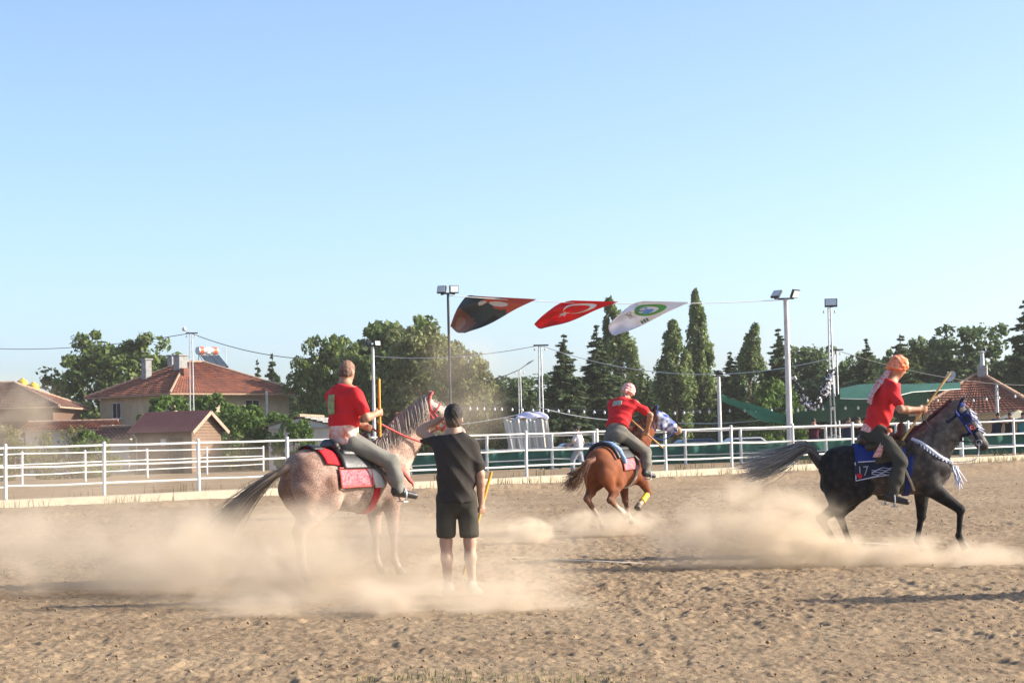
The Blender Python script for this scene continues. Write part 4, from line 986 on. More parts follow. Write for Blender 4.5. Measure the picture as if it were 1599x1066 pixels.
def person_body(J, skin, fine=True):
    B = Body(); up = unit(J['head'] - J['neck']); f = unit(J['hf'] - up * np.dot(J['hf'], up)); l = np.cross(up, f); H = J['head']
    q = lambda a, b, c: H + f * a + l * b + up * c
    lip = tuple(x * y for x, y in zip(skin, (.9, .6, .6)))
    B.ell(q(-.012, 0, .03), (.098, .078, .095), .02, skin, (f, l, up)); B.ell(q(.03, 0, -.03), (.075, .064, .085), .03, skin, (f, l, up))
    B.cap(q(.05, -.018, -.092), q(.05, .018, -.092), .03, .03, .03, skin)
    B.cap(q(.095, 0, .012), q(.112, 0, -.022), .010, .017, .012, skin)
    B.cap(q(.078, -.02, -.058), q(.078, .02, -.058), .012, .012, .012, lip)
    B.cap(q(.083, -.035, .032), q(.083, .035, .032), .012, .012, .015, skin)
    for s in (-1, 1): B.ell(q(-.015, s * .082, -.008), (.022, .012, .034), .008, skin, (unit(f - l * s * .4), l, up))
    B.cap(q(-.02, 0, -.05), J['neck'], .058, .062, .03, skin)
    B.cap(J['neck'], J['chest'], .07, .13, .05, skin, None); B.cap(J['chest'], J['pelvis'], .13, .13, .05, skin)
    for s in 'LR':
        sh, el, wr = J['sh' + s], J['el' + s], J['wr' + s]
        B.cap(J['neck'] * .6 + sh * .4, sh, .06, .058, .05, skin); B.cap(sh, el, .055, .043, .03, skin)
        m_ = el * .7 + wr * .3; B.cap(el, m_, .043, .046, .02, skin); B.cap(m_, wr, .045, .029, .02, skin)
        hd = J.get('hd' + s, wr - el); ax = J.get('hx' + s, (0, 0, 1))
        if fine: hand(B, wr, hd, ax, skin, J.get('fist' + s, True), J.get('hs' + s, 1))
        else: B.cap(wr, wr + unit(hd) * .12, .032, .03, .02, skin)
        hp, kn, an, to = J['hip' + s], J['kn' + s], J['an' + s], J['toe' + s]
        B.cap(hp, kn, .088, .058, .04, skin); cf = kn * .65 + an * .35 - unit(to - an) * .012
        B.cap(kn, cf, .056, .056, .03, skin); B.cap(cf, an, .054, .034, .03, skin); B.cap(an + (an - to) * .15, to, .038, .028, .03, skin)
    return B
def J_(**k): return {a: (V3(*b) if not isinstance(b, (bool, int)) else b) for a, b in k.items()}
def folds(a, f=18.0, s=0.0): return lambda x, y, z: a * (np.abs(np.sin(f * z + 4 * np.sin(6 * x + s) + 5 * y)) ** .6 * .8 - .5 + np.sin(f * 1.9 * (x * .8 + z * .5) + 6 * y + s) * .45 * np.sin(7 * z + 5 * y + 1) )
M['skin'] = mat('skin', (.9, .9, .9), .55, .08, 12, .05, 60, vcol=True, spec=.35)
M['cloth'] = mat('cloth_dyed', (.92, .92, .92), .88, .10, 14, .12, 90, vcol=True, spec=.15)
M['hair'] = mat('hair', (.9, .9, .9), .6, .25, 60, .5, 120, vcol=True)
M['eye'] = mat('eye', (.02, .015, .01), .15, .1, spec=.6)
M['coat'] = mat('horse_coat', (.55, .50, .47), .55, .0, 6.5, .05, 70, c2=(1.2, 1.2, 1.2), vcol=True, spec=.25, detail=7)
def coat(name, lo, hi, sc, spk, dap=0.0, dsc=13.0):
    ma = mat(name, lo, .7, 0, sc, .12, 160, c2=hi, vcol=True, spec=.13, detail=8); n = ma.node_tree.nodes; l = ma.node_tree.links
    b = n['Principled BSDF']; src = b.inputs['Base Color'].links[0].from_socket; tc = [k for k in n if k.type == 'TEX_COORD'][0]
    nz = n.new('ShaderNodeTexNoise'); nz.inputs['Scale'].default_value = 75; nz.inputs['Detail'].default_value = 3; l.new(tc.outputs['Object'], nz.inputs['Vector'])
    mr = n.new('ShaderNodeMapRange'); mr.inputs['From Min'].default_value = .35; mr.inputs['From Max'].default_value = .65; mr.inputs['To Min'].default_value = 1 - spk; mr.inputs['To Max'].default_value = 1 + spk; l.new(nz.outputs['Fac'], mr.inputs['Value'])
    m1 = n.new('ShaderNodeMix'); m1.data_type = 'RGBA'; m1.blend_type = 'MULTIPLY'; m1.inputs['Factor'].default_value = 1; l.new(src, m1.inputs['A']); l.new(mr.outputs[0], m1.inputs['B']); out = m1.outputs['Result']
    if dap:
        vo = n.new('ShaderNodeTexVoronoi'); vo.feature = 'SMOOTH_F1'; vo.inputs['Scale'].default_value = dsc; l.new(tc.outputs['Object'], vo.inputs['Vector'])
        m2_ = n.new('ShaderNodeMapRange'); m2_.inputs['From Min'].default_value = .1; m2_.inputs['From Max'].default_value = .6; m2_.inputs['To Min'].default_value = 1 + dap; m2_.inputs['To Max'].default_value = 1 - dap * .5; l.new(vo.outputs['Distance'], m2_.inputs['Value'])
        m3 = n.new('ShaderNodeMix'); m3.data_type = 'RGBA'; m3.blend_type = 'MULTIPLY'; m3.inputs['Factor'].default_value = 1; l.new(out, m3.inputs['A']); l.new(m2_.outputs[0], m3.inputs['B']); out = m3.outputs['Result']
    l.new(out, b.inputs['Base Color']); return ma
M['hoof'] = mat('hoof_horn', (.10, .08, .06), .5, .2, 10)
M['scarf'] = mat('orange_print', (.74, .11, .02), .85, 0, 24, .15, 60, c2=(.76, .38, .24), detail=2)
M['scarf2'] = mat('rose_print', (.62, .13, .10), .85, 0, 30, .15, 60, c2=(.72, .58, .54), detail=2)
def eyes(J, e):
    up = unit(J['head'] - J['neck']); f = unit(J['hf'] - up * np.dot(J['hf'], up)); l = np.cross(up, f)
    for s in (-1, 1):
        o = MB().lathe([(.001, -.011), (.009, -.007), (.0115, 0), (.009, .007), (.001, .011)], J['head'] + f * .088 + l * s * .031 + up * .012, 8).build('eye', M['eye'], e, True)
def shirt(J, c, loose=.02, hem=None, sleeve=.62, name='shirt', d=.006, h=.012, hemn=None):
    B = Body(); lat = unit(J['shL'] - J['shR'])
    fl = (np.cross(lat, unit(J['chest'] - J['pelvis'])), 1.22)
    B.cap(J['chest'] + (J['neck'] - J['chest']) * .30, J['pelvis'] * .55 + J['chest'] * .45, .172 + loose, .165 + loose, .05, c, fl)
    B.cap(J['pelvis'] * .55 + J['chest'] * .45, J['pelvis'] - .06 * unit(J['chest'] - J['pelvis']), .15 + loose, .165 + loose, .06, c, fl)
    for s in 'LR':
        sh, el = J['sh' + s], J['el' + s]
        B.cap(J['neck'] * .75 + sh * .25 - V3(0, 0, .035), sh - V3(0, 0, .012), .062 + loose * .2, .056 + loose * .5, .05, c); B.cap(sh, sh + (el - sh) * sleeve, .060 + loose * .6, .058 + loose * .9, .045, c)
        B.cap(sh + (J['chest'] - sh) * .3, J['chest'] * .6 + J['pelvis'] * .4 + (sh - J['chest']) * .5, .09, .09, .06, c)
    B.cap(J['neck'] - (J['neck'] - J['chest']) * .3, J['neck'] + (J['neck'] - J['chest']) * .05, .085, .07, .04, c)
    B.cut(J['neck'] + unit(J['head'] - J['neck']) * .012, J['head'] - J['neck'])
    for s in 'LR':
        pass
    if hem is not None: B.cut(hem, hemn if hemn is not None else (0, 0, -1))
    return B, B.mesh(name, h, c, disp=folds(d))
def trousers(J, c, cut_at=None, loose=.02, name='trousers', h=.012, top=None, bag=0.0, d=.006, cuts=None):
    B = Body(); lat = unit(J['hipL'] - J['hipR'])
    B.cap(J['pelvis'] + .07 * unit(J['chest'] - J['pelvis']), J['pelvis'] - .05 * unit(J['chest'] - J['pelvis']), .14 + loose, .155 + loose, .05, c, (np.cross(lat, unit(J['chest'] - J['pelvis'])), 1.2))
    for s in 'LR':
        hp, kn, an = J['hip' + s], J['kn' + s], J['an' + s]
        if cut_at is not None:
            t = cut_at; B.cap(hp, hp + (kn - hp) * t, .098 + loose, .088 + loose + bag, .022, c)
        else:
            B.cap(hp, kn, .10 + loose, .07 + loose, .06, c); B.cap(kn, kn * .5 + an * .5, .068 + loose, .064 + loose + bag, .03, c); B.cap(kn * .5 + an * .5, an + (kn - an) * .08, .062 + loose + bag, .052 + loose, .03, c)
    if top is not None: B.cut(top, (0, 0, 1))
    for p, n in cuts or (): B.cut(p, n)
    return B.mesh(name, h, c, disp=folds(d, 22))
def shoes(J, c, e, name='boot', tall=.0, sole=(.03, .03, .03)):
    for s in 'LR':
        an, to, kn = J['an' + s], J['toe' + s], J['kn' + s]; f = unit(to - an); B = Body(); dn = V3(0, 0, -1)
        B.cap(an - f * .045 - V3(0, 0, .015), to + f * .03, .047, .036, .03, c); B.cap(an - f * .02, an + (kn - an) * (.12 + tall), .05, .052 + tall * .05, .03, c)
        B.cap(an - f * .05 - V3(0, 0, .045), to + f * .035 - V3(0, 0, .028), .030, .028, .006, sole, (V3(0, 0, 1), 1.6))
        link(name, B.mesh(name, .01, c), M['black'] if max(c) < .1 else M['cloth'], e)
def hair(J, c, e, thick=.012, low=-.02, name='hair', fade=None, fuzz=0):
    up = unit(J['head'] - J['neck']); f = unit(J['hf'] - up * np.dot(J['hf'], up)); l = np.cross(up, f); H = J['head']; B = Body()
    cs = tuple(.5 * a + .5 * b for a, b in zip(c, fade or c)); B.ell(H - f * .014 + up * (.036 + thick * .5), (.10 + thick, .080 + thick, .095 + thick), .02, c, (f, l, up)); B.ell(H - f * .042 - up * .022, (.066, .077, .085), .015, cs, (f, l, up))
    B.cut(H + f * .052 + up * .02, unit(f * .8 - up * .55)); B.cut(H + up * low, unit(-up + f * .25))
    link(name, B.mesh(name, .008, c, tau=.006, disp=lambda x, y, z: .0035 * np.sin(120 * x + 60 * z) * np.sin(110 * y + 50 * z)), M['hair'], e)
    if fuzz:
        me = e.children[-1].data; V = np.array([v.co for v in me.vertices]); N = np.array([v.normal for v in me.vertices]); r_ = np.random.default_rng(2); k = r_.integers(0, len(V), fuzz)
        cc = np.array([d.color[:3] for d in me.color_attributes['Col'].data])[k]; p = V[k]; t = N[k] * .6 + up * .5 - f * .2 + .5 * r_.normal(size=(fuzz, 3)); t /= np.linalg.norm(t, axis=1, keepdims=True); s_ = np.cross(t, r_.normal(size=(fuzz, 3))); s_ /= np.linalg.norm(s_, axis=1, keepdims=True)
        hl = (.008 + .012 * r_.random((fuzz, 1))) * np.clip(((p - H) @ up)[:, None] * 12 + .6, .15, 1)
        VV = np.stack([p - s_ * .0016 - t * .002, p + s_ * .0016 - t * .002, p + t * hl], 1).reshape(-1, 3); o = link('hair_strands', np_mesh('hair_strands', VV, np.arange(3 * fuzz).reshape(-1, 3), False, np.repeat(cc, 3, 0)), M['hair'], e)
def stick(name, a, b, label, m_, r=.014):
    a, b = Vector(a), Vector(b); t = b - a
    o = MB().tube([a, a + t * .02, a + t * .35, a + t * .7, b - t * .02, b], [r * .6, r, r * 1.05, r * .95, r, r * .7], 10).build(name, m_, None, True)
    tag(o, label, 'javelin', 'wooden javelins'); return o
# ------------------------------------------------------------------ horse
def horse_body(K, C):
    B = Body(); p = K['pitch']; cp, sp_ = math.cos(p), math.sin(p)
    def T(x, y, z): return V3(x * cp - (z - 1.05) * sp_, y, 1.05 + x * sp_ + (z - 1.05) * cp)
    def Ax(): return ((cp, 0, sp_), (0, 1, 0), (-sp_, 0, cp))
    c, cr, cb, cs = C['body'], C['rump'], C['belly'], C['shoulder']
    Y = V3(0, 1, 0)
    B.cap(T(-.36, 0, 1.04), T(.32, 0, 1.01), .27, .29, .08, c, (Y, 1.12)); B.cap(T(-.1, 0, .96), T(.25, 0, .92), .23, .235, .08, cb, (Y, 1.10))
    B.cap(T(-.55, 0, 1.20), T(.1, 0, 1.20), .15, .145, .08, C['back']); B.ell(T(-.54, 0, 1.14), (.31, .245, .25), .08, cr, Ax())
    B.ell(T(.48, 0, 1.02), (.26, .225, .31), .08, cs, Ax()); B.cap(T(.10, 0, 1.29), T(.42, 0, 1.31), .085, .10, .08, C['back'], (Y, 1.3))
    for s in (-1, 1):
        B.cap(T(-.66, s * .105, 1.08), T(-.65, s * .12, .90), .16, .12, .05, cr); B.cap(T(-.48, s * .14, 1.05), T(-.42, s * .17, .86), .16, .13, .06, cr)
        B.cap(T(.36, s * .15, 1.20), T(.60, s * .12, .96), .11, .125, .06, cs); B.cap(T(.62, s * .08, .92), T(.50, s * .12, .84), .10, .10, .05, cs)
        B.cap(T(.46, s * .155, .95), T(.38, s * .155, .85), .105, .09, .05, cs)
    for s, leg in ((1, K['hl']), (-1, K['hr'])):
        st, hk, fe, co, to = [V3(*q) for q in leg]; hip = T(-.58, s * .12, 1.02)
        B.cap(hip, st, .205, .135, .055, cr, (Y, 1.35)); B.cap(T(-.72, s * .12, .95), st * .35 + hk * .65, .14, .06, .06, cr, (Y, 1.25))
        B.cap(st, st * .45 + hk * .55, .125, .085, .05, C['gaskin'], (Y, 1.15)); B.cap(st * .4 + hk * .6, hk, .08, .056, .03, C['gaskin'])
        cal = hk + unit(hk - fe) * .025 - unit(V3(1, 0, 0)) * .02; B.cap(hk, cal, .05, .034, .03, C['leg'])
        B.cap(hk, fe, .046, .033, .025, C['leg'], (Y, 1.15)); B.cap(hk * .93 + fe * .07, hk * .55 + fe * .45, .046, .034, .02, C['leg'])
        B.ell(fe, (.044, .042, .046), .02, C['sockh']); B.cap(fe, co, .036, .042, .02, C['sockh']); B.cap(fe * .5 + hk * .5, fe, .034, .034, .01, C['sockh'])
    for s, leg in ((1, K['fl']), (-1, K['fr'])):
        el, kn, fe, co, to = [V3(*q) for q in leg]
        B.cap(T(.48, s * .15, 1.0), el, .13, .105, .06, cs, (Y, 1.2)); B.cap(el, kn, .108, .056, .04, C['forearm'], (Y, 1.12)); B.ell(kn, (.054, .05, .06), .025, C['leg'])
        B.cap(kn, fe, .041, .031, .02, C['leg']); B.ell(fe, (.042, .04, .044), .02, C['sockf']); B.cap(fe, co, .035, .041, .02, C['sockf'])
    # neck and head
    Po, Mu = V3(*K['poll']), V3(*K['muzzle']); nb = T(.46, 0, 1.15); nm = V3(*K['neckmid'])
    lat = unit(np.cross(V3(0, 0, 1), unit(Po - nb)))
    B.cap(nb, nm, .29, .215, .09, C['neck'], (unit(Y + lat), 1.5)); B.cap(nm, Po - V3(0, 0, .03), .21, .125, .06, C['neck'], (lat, 1.5)); B.cap(T(.40, 0, 1.30), nm + V3(-.04, 0, .09), .09, .07, .08, C['neck'], (lat, 1.4))
    h = unit(Mu - Po); L = np.linalg.norm(Mu - Po); l = unit(np.cross(V3(0, 0, 1), h)) if abs(h[2]) < .97 else lat; u = unit(np.cross(h, l))
    if u[2] < 0 and abs(h[2]) < .9: u, l = -u, -l
    if 'lat' in K: l = unit(V3(*K['lat']) - h * np.dot(V3(*K['lat']), h)); u = np.cross(h, l)
    q = lambda a, b, cc: Po + h * a + l * b + u * cc
    hc, nz_ = C['head'], C['nose']
    B.cap(q(.02, 0, .0), q(.17, 0, .03), .088, .085, .04, hc, (l, 1.05)); B.cap(q(.12, 0, .035), q(.62 * L, 0, .03), .07, .052, .04, hc); B.cap(q(.6 * L, 0, .025), q(.9 * L, 0, .012), .052, .05, .03, hc)
    B.ell(q(.30 * L, 0, -.06), (.115, .075, .085), .04, hc, (h, l, u)); B.cap(q(.42 * L, 0, -.06), q(.86 * L, 0, -.045), .055, .036, .04, hc, (l, 1.1))
    B.ell(q(.93 * L, 0, .0), (.062, .056, .058), .03, nz_, (h, l, u)); B.cap(q(.90 * L, -.02, -.055), q(.95 * L, .02, -.052), .03, .028, .02, nz_)
    for s in (-1, 1):
        B.ell(q(.965 * L, s * .035, .02), (.024, .016, .02), .012, nz_, (h, l, u)); B.ell(q(.27 * L, s * .068, .028), (.034, .02, .026), .02, hc, (h, l, u))
        a = q(-.01, s * .05, .055); d = unit(u * .9 - h * .38 + l * s * .15 + V3(*K.get('earb', (0, 0, 0)))); B.cap(a, a + d * .07, .028, .03, .02, C['ear'], (unit(h), 1.3)); B.cap(a + d * .07, a + d * .155, .029, .006, .012, C['ear'], (unit(h), 1.3))
    return B, dict(q=q, L=L, h=h, l=l, u=u, T=T)
def hoof(e, co, to, m_):
    co, to = V3(*co), V3(*to); d = unit(to - co); f = V3(1, 0, 0) if abs(d[0]) < .9 else V3(0, 0, 1); f = unit(f - d * np.dot(f, d))
    L = np.linalg.norm(to - co); mb = MB(); mb.tube([co - d * .012, co + d * L * .5 + f * .006, co + d * L + f * .012], [.043, .052, .060], 14); mb.build('hoof', m_, e, True)
def strands(name, roots, dirs, n, length, r, m_, e, spread=.03, curl=.12, seg=9, grav=0.25, seed=0, cols=None):
    r_ = np.random.default_rng(seed); V, Fs, Cc = [], [], []
    # roots: path points; dirs: list of way-point lists the hair follows
    for i in range(n):
        t = r_.random(); k = t * (len(roots) - 1); a = min(int(k), len(roots) - 2) if len(roots) > 1 else 0
        p0 = np.array(roots[a]) * (1 - (k - a)) + np.array(roots[min(a + 1, len(roots) - 1)]) * (k - a) if len(roots) > 1 else np.array(roots[0])
        w_ = dirs(t, r_); g0 = r_.normal(size=3); pts = [p0 + g0 * spread * .3] + [np.array(x) + (g0 + .28 * r_.normal(size=3)) * spread * (j + 1) for j, x in enumerate(w_)]
        P = np.array(pts); s = np.linspace(0, len(P) - 1, seg); out = []
        for x in s:
            j = min(int(x), len(P) - 2); f = x - j; p_ = P[max(j - 1, 0)]; q_ = P[min(j + 2, len(P) - 1)]
            out.append(.5 * ((2 * P[j]) + (-p_ + P[j + 1]) * f + (2 * p_ - 5 * P[j] + 4 * P[j + 1] - q_) * f * f + (-p_ + 3 * P[j] - 3 * P[j + 1] + q_) * f ** 3))
        out = np.array(out); out[1:] += np.sin(np.linspace(0, 7, seg))[1:, None] * r_.normal(size=3) * curl * .12
        rr = r * (.6 + .8 * r_.random()) * np.linspace(1, .12, seg) ** .8; b = len(V); a1 = r_.normal(size=3)
        for j in range(seg):
            tg = unit(out[min(j + 1, seg - 1)] - out[max(j - 1, 0)]); n1 = unit(a1 - tg * np.dot(a1, tg)); n2 = np.cross(tg, n1)
            for g in range(3): V.append(out[j] + (n1 * math.cos(g * 2.094) + n2 * math.sin(g * 2.094)) * rr[j])
        Fs += [(b + j * 3 + g, b + j * 3 + (g + 1) % 3, b + (j + 1) * 3 + (g + 1) % 3, b + (j + 1) * 3 + g) for j in range(seg - 1) for g in range(3)]
        ca, cb = cols; tt = r_.random(); 
        for j in range(seg):
            mixv = np.clip(j / seg * 1.1 + (tt - .5) * .8, 0, 1); Cc += [np.array(ca) * (1 - mixv) + np.array(cb) * mixv] * 3
    o = link(name, np_mesh(name, np.array(V), np.array(Fs), True, np.array(Cc)), m_, e); return o
def ribbon(B, pts, wd, off, name, m_, e, th=.006, n=40, snap=True, closed=False, par=None):
    P = np.array([V3(*p) for p in pts]); s = np.linspace(0, len(P) - 1, n); Q = []
    for x in s:
        j = min(int(x), len(P) - 2); f = x - j; p_ = P[max(j - 1, 0)]; q_ = P[min(j + 2, len(P) - 1)]
        Q.append(.5 * ((2 * P[j]) + (-p_ + P[j + 1]) * f + (2 * p_ - 5 * P[j] + 4 * P[j + 1] - q_) * f * f + (-p_ + 3 * P[j] - 3 * P[j + 1] + q_) * f ** 3))
    Q = np.array(Q)
    if snap: Q = B.snap(Q, off); N = B.grad(Q)
    else: N = np.tile([0, 0, 1.0], (n, 1))
    return MB().tube(Q, wd / 2, 8, True, flat=th / wd * 2, up=[tuple(x) for x in N]).build(name, m_, par or e, True)
def ringstrap(B, c, ax1, ax2, r, wd, off, name, m_, e, a0=0, a1=360, n=40):
    pts = [V3(*c) + V3(*ax1) * r * math.cos(R(t)) + V3(*ax2) * r * math.sin(R(t)) for t in np.linspace(a0, a1, 25)]
    return ribbon(B, pts, wd, off, name, m_, e, n=n)
def drape(B, T, fx, f0, f1, off, nu, nv, zc=1.03):
    # patch over the back: x = fx(u), angle from straight up runs f0..f1 (degrees, + = left side)
    U, Vv = np.meshgrid(np.linspace(0, 1, nu + 1), np.linspace(0, 1, nv + 1)); ph = np.radians(f0 + (f1 - f0) * Vv).ravel(); X = np.array([fx(u, v) for u, v in zip(U.ravel(), Vv.ravel())])
    C0 = np.array([T(x, 0, zc) for x in X]); D = np.stack([0 * ph, np.sin(ph), np.cos(ph)], 1); t = np.full(len(X), .75)
    for _ in range(40): t -= np.clip(B.val(C0 + D * t[:, None]) - off, -.05, .1) * .8
    P = C0 + D * t[:, None]
    f = [(j * (nu + 1) + i, j * (nu + 1) + i + 1, (j + 1) * (nu + 1) + i + 1, (j + 1) * (nu + 1) + i) for j in range(nv) for i in range(nu)]
    return P, f
def drape_obj(B, T, fx, f0, f1, off, name, m_, e, nu=14, nv=24, th=.012, sub=None):
    P, f = drape(B, T, fx, f0, f1, off, nu, nv); return MB().add(P, f).build(name, m_, sub or e, True, th)
def make_horse(name, label, loc, yaw, sc, K, C, tack, mane_side, hm=None, h=.0135):
    e = empty(name, loc, yaw, label, 'horse'); e.scale = (sc,) * 3
    B, X = horse_body(K, C); me = B.mesh(name + '_body', h, C['body'], .022, disp=lambda x, y, z: .007 * np.sin(13 * x + 4 * z) * np.sin(15 * z + 3 * x) * np.clip((z - .55) * 4, 0, 1) + .004 * np.sin(31 * x + 9 * z) * np.sin(23 * z) * np.clip((z - .5) * 4, 0, 1))
    link('body', me, C.get('mat', M['coat']), e)
    for k in ('hl', 'hr', 'fl', 'fr'): hoof(e, K[k][3], K[k][4], M['hoof'])
    q, L, T = X['q'], X['L'], X['T']
    for s in (-1, 1): MB().lathe([(.001, -.02), (.015, -.012), (.02, 0), (.015, .012), (.001, .02)], q(.27 * L, s * .079, .028), 10).build('eye', M['eye'], e, True)
    # tail
    dock = T(-.84, 0, 1.20)
    tw = [V3(*p) for p in K['tail']]
    MB().tube([T(-.76, 0, 1.24), dock, dock * .5 + tw[0] * .5, tw[0]], [.055, .05, .042, .03], 8).build('tail_dock', hm[2] if hm and len(hm) > 2 else M['coatdark'], e, True)
    strands('tail', [T(-.78, 0, 1.23), dock * .4 + tw[0] * .6], lambda t, r_: [p + (r_.normal(size=3) if i == 0 else 0) * .0 for i, p in enumerate(tw)], 420, 0, .0055, M['hair'], e, K.get('tspread', .02), .05, 12, seed=3, cols=C['tail'])
    # mane
    Po = V3(*K['poll']); nm = V3(*K['neckmid']); crest = B.snap(np.array([T(.30, 0, 1.42), nm * .5 + T(.3, 0, 1.4) * .5 + V3(-.06, 0, .12), nm + V3(-.08, 0, .16), nm * .4 + Po * .6 + V3(-.07, 0, .12), Po + V3(-.05, 0, .09)]), .0, 8)
    side = mane_side
    def md(t, r_):
        k = t * (len(crest) - 1); a = min(int(k), len(crest) - 2); p = crest[a] * (1 - (k - a)) + crest[a + 1] * (k - a); lt = V3(0, side, 0)
        ln = C.get('mlen', .22) * (.7 + .5 * r_.random())
        return [p + lt * .055 + V3(-.005, 0, .02), p + lt * .10 + V3(-.02, 0, -ln * .5), p + lt * .125 + V3(-.03, 0, -ln)]
    strands('mane', list(crest), md, 480, 0, .0055, M['hair'], e, .006, .03, 8, seed=5, cols=C['mane'])
    strands('forelock', [q(.0, -.03, .07), q(.0, .03, .07)], lambda t, r_: [q(.06, (t - .5) * .08, .10), q(.13, (t - .5) * .09, .105), q(.2, (t - .5) * .10, .095)], 30, 0, .006, M['hair'], e, .006, .05, 6, seed=6, cols=C['mane'])
    tack(e, B, X, K)
    return e, B, X
def bridle(e, B, X, m_, wd=.022, nose=.62):
    q, L, h, l, u = X['q'], X['L'], X['h'], X['l'], X['u']
    b = ringstrap(B, q(nose * L, 0, -.01), l, u, .16, wd * 1.2, .006, 'noseband', m_, e)
    ringstrap(B, q(.10, 0, .0), l, u, .2, wd, .006, 'browband', m_, e, -10, 190)
    ringstrap(B, q(.04, 0, -.01), l, u * .9 - h * .3, .22, wd, .006, 'headpiece', m_, e)
    for s in (-1, 1): ribbon(B, [q(.05, s * .11, .0), q(.3 * L, s * .13, -.03), q(nose * L, s * .10, -.02), q(.80 * L, s * .08, -.03)], wd, .006, 'cheek_strap', m_, e)
    for s in (-1, 1):
        c = B.snap(np.array([q(.82 * L, s * .08, -.03)]), .012)[0]; o = MB(); pts = [c + h * .035 * math.cos(a) + u * .035 * math.sin(a) for a in np.linspace(0, 6.283, 15)]; o.tube(pts, .006, 6).build('bit_ring', M['steel'], e, True)
    return [B.snap(np.array([q(.82 * L, s * .08, -.03)]), .012)[0] for s in (-1, 1)]
def rein(pts, m_, e, r=.008, name='rein'):
    P = [Vector(p) for p in pts]; out = []
    for i in range(len(P) - 1):
        p0, p1, p2, p3 = P[max(i - 1, 0)], P[i], P[i + 1], P[min(i + 2, len(P) - 1)]
        for k in range(8):
            f = k / 8; out.append(.5 * ((2 * p1) + (p2 - p0) * f + (2 * p0 - 5 * p1 + 4 * p2 - p3) * f * f + (-p0 + 3 * p1 - 3 * p2 + p3) * f ** 3))
    out.append(P[-1]); return MB().tube(out, r, 6).build(name, m_, e, True)
def saddle(e, X, m_, horn=.0):
    T = X['T']; B = Body(); Y = V3(0, 1, 0)
    B.cap(T(-.20, 0, 1.40), T(.20, 0, 1.40), .10, .09, .05, None, (V3(0, 0, 1), 1.6)); B.cap(T(-.28, -.10, 1.42), T(-.28, .10, 1.42), .045, .045, .06); B.cap(T(-.28, -.06, 1.46), T(-.28, .06, 1.46), .03, .03, .05)
    B.cap(T(.20, -.10, 1.40), T(.23, 0, 1.49 + horn), .045, .04, .06); B.cap(T(.20, .10, 1.40), T(.23, 0, 1.49 + horn), .045, .04, .06)
    for s in (-1, 1): B.cap(T(-.22, s * .15, 1.33), T(.18, s * .15, 1.31), .05, .05, .05)
    return link('saddle', B.mesh('saddle', .012, (.02, .018, .016)), m_, e)
def stirrup(e, foot, top, m_, strap):
    f = V3(*foot); mb = MB(); pts = [f + V3(0, .065 * math.cos(a), .075 + .085 * math.sin(a)) for a in np.linspace(-.9, 4.04, 16)]; mb.tube(pts, .009, 6); mb.box(f + V3(0, 0, .005), (.06, .11, .012)); o = mb.build('stirrup', m_, e, True)
    MB().tube([f + V3(0, 0, .16), (V3(*top) + f + V3(0, 0, .16)) / 2, V3(*top)], .014, 6, flat=.35, up=(0, 1, 0)).build('stirrup_leather', strap, e, True)
M['coatdark'] = mat('tail_bone', (.05, .04, .035), .6, .2)
def cl(r, g, b): return (r, g, b)
# ================================================================== the riders and their horses
M['sashL'] = mat('sash_print', (.66, .12, .03), .85, 0, 13, .15, 60, c2=(.74, .60, .52), detail=3)
red = mat('red_cotton', (.58, .018, .022), .85, .10, 9, .15, 70, vcol=False); M['red_shirt'] = red
def attach(e, *objs):
    for o in objs: o.parent = e
def to_world(e, p): return e.matrix_basis @ Vector(p)
def patch_on(B, c, nrm, upv, w_, h_, off, name, m_, e, poly=None, n=10):
    nrm = unit(nrm); upv = unit(V3(*upv) - nrm * np.dot(upv, nrm)); lt = np.cross(upv, nrm); V = []; Fs = []
    for j in range(n + 1):
        for i in range(n + 1): V.append(V3(*c) + lt * (i / n - .5) * w_ + upv * (j / n - .5) * h_)
    V = B.snap(np.array(V), off, 5)
    Fs = [(j * (n + 1) + i, j * (n + 1) + i + 1, (j + 1) * (n + 1) + i + 1, (j + 1) * (n + 1) + i) for j in range(n) for i in range(n)]
    return MB().add(V, Fs).build(name, m_, e, True, .003)
M['back_print'] = mat('back_print', (.10, .19, .12), .85, 0, 34, c2=(.42, .42, .16), detail=1)
M['back_print2'] = mat('back_print_pale', (.16, .24, .16), .85, 0, 40, c2=(.45, .48, .40), detail=1)
M['blue'] = mat('blue_cloth', (.012, .028, .15), .85, .2, 8, .2, 60); M['navy'] = mat('navy_cloth', (.012, .016, .035), .85, .2, 8, .2, 60)
M['silver'] = mat('silver_braid', (.50, .52, .62), .5, .15, 40, .2, 90); M['dimsilver'] = mat('grey_braid', (.24, .24, .28), .6, .2, 40); M['rose'] = mat('rose_strap', (.55, .10, .085), .8, .2, 20, .2, 80)
M['redcloth'] = mat('red_blanket', (.50, .015, .022), .9, .15, 10, .2, 60); M['denim'] = mat('washed_denim', (.13, .23, .40), .85, 0, 9, .2, 70, c2=(.30, .42, .58))
M['pink'] = mat('pink_brocade', (.45, .06, .09), .85, 0, 34, .2, 80, c2=(.52, .24, .24), detail=2); M['brownleather'] = mat('brown_leather', (.055, .038, .018), .5, .25, 14, .2, 60)
M['bluewhite'] = mat('blue_white_check', (.02, .06, .30), .85, 0, 16, .1, 60, c2=(.62, .64, .70), detail=0); M['brass'] = mat('brass', (.6, .42, .12), .3, .1, metal=.8)
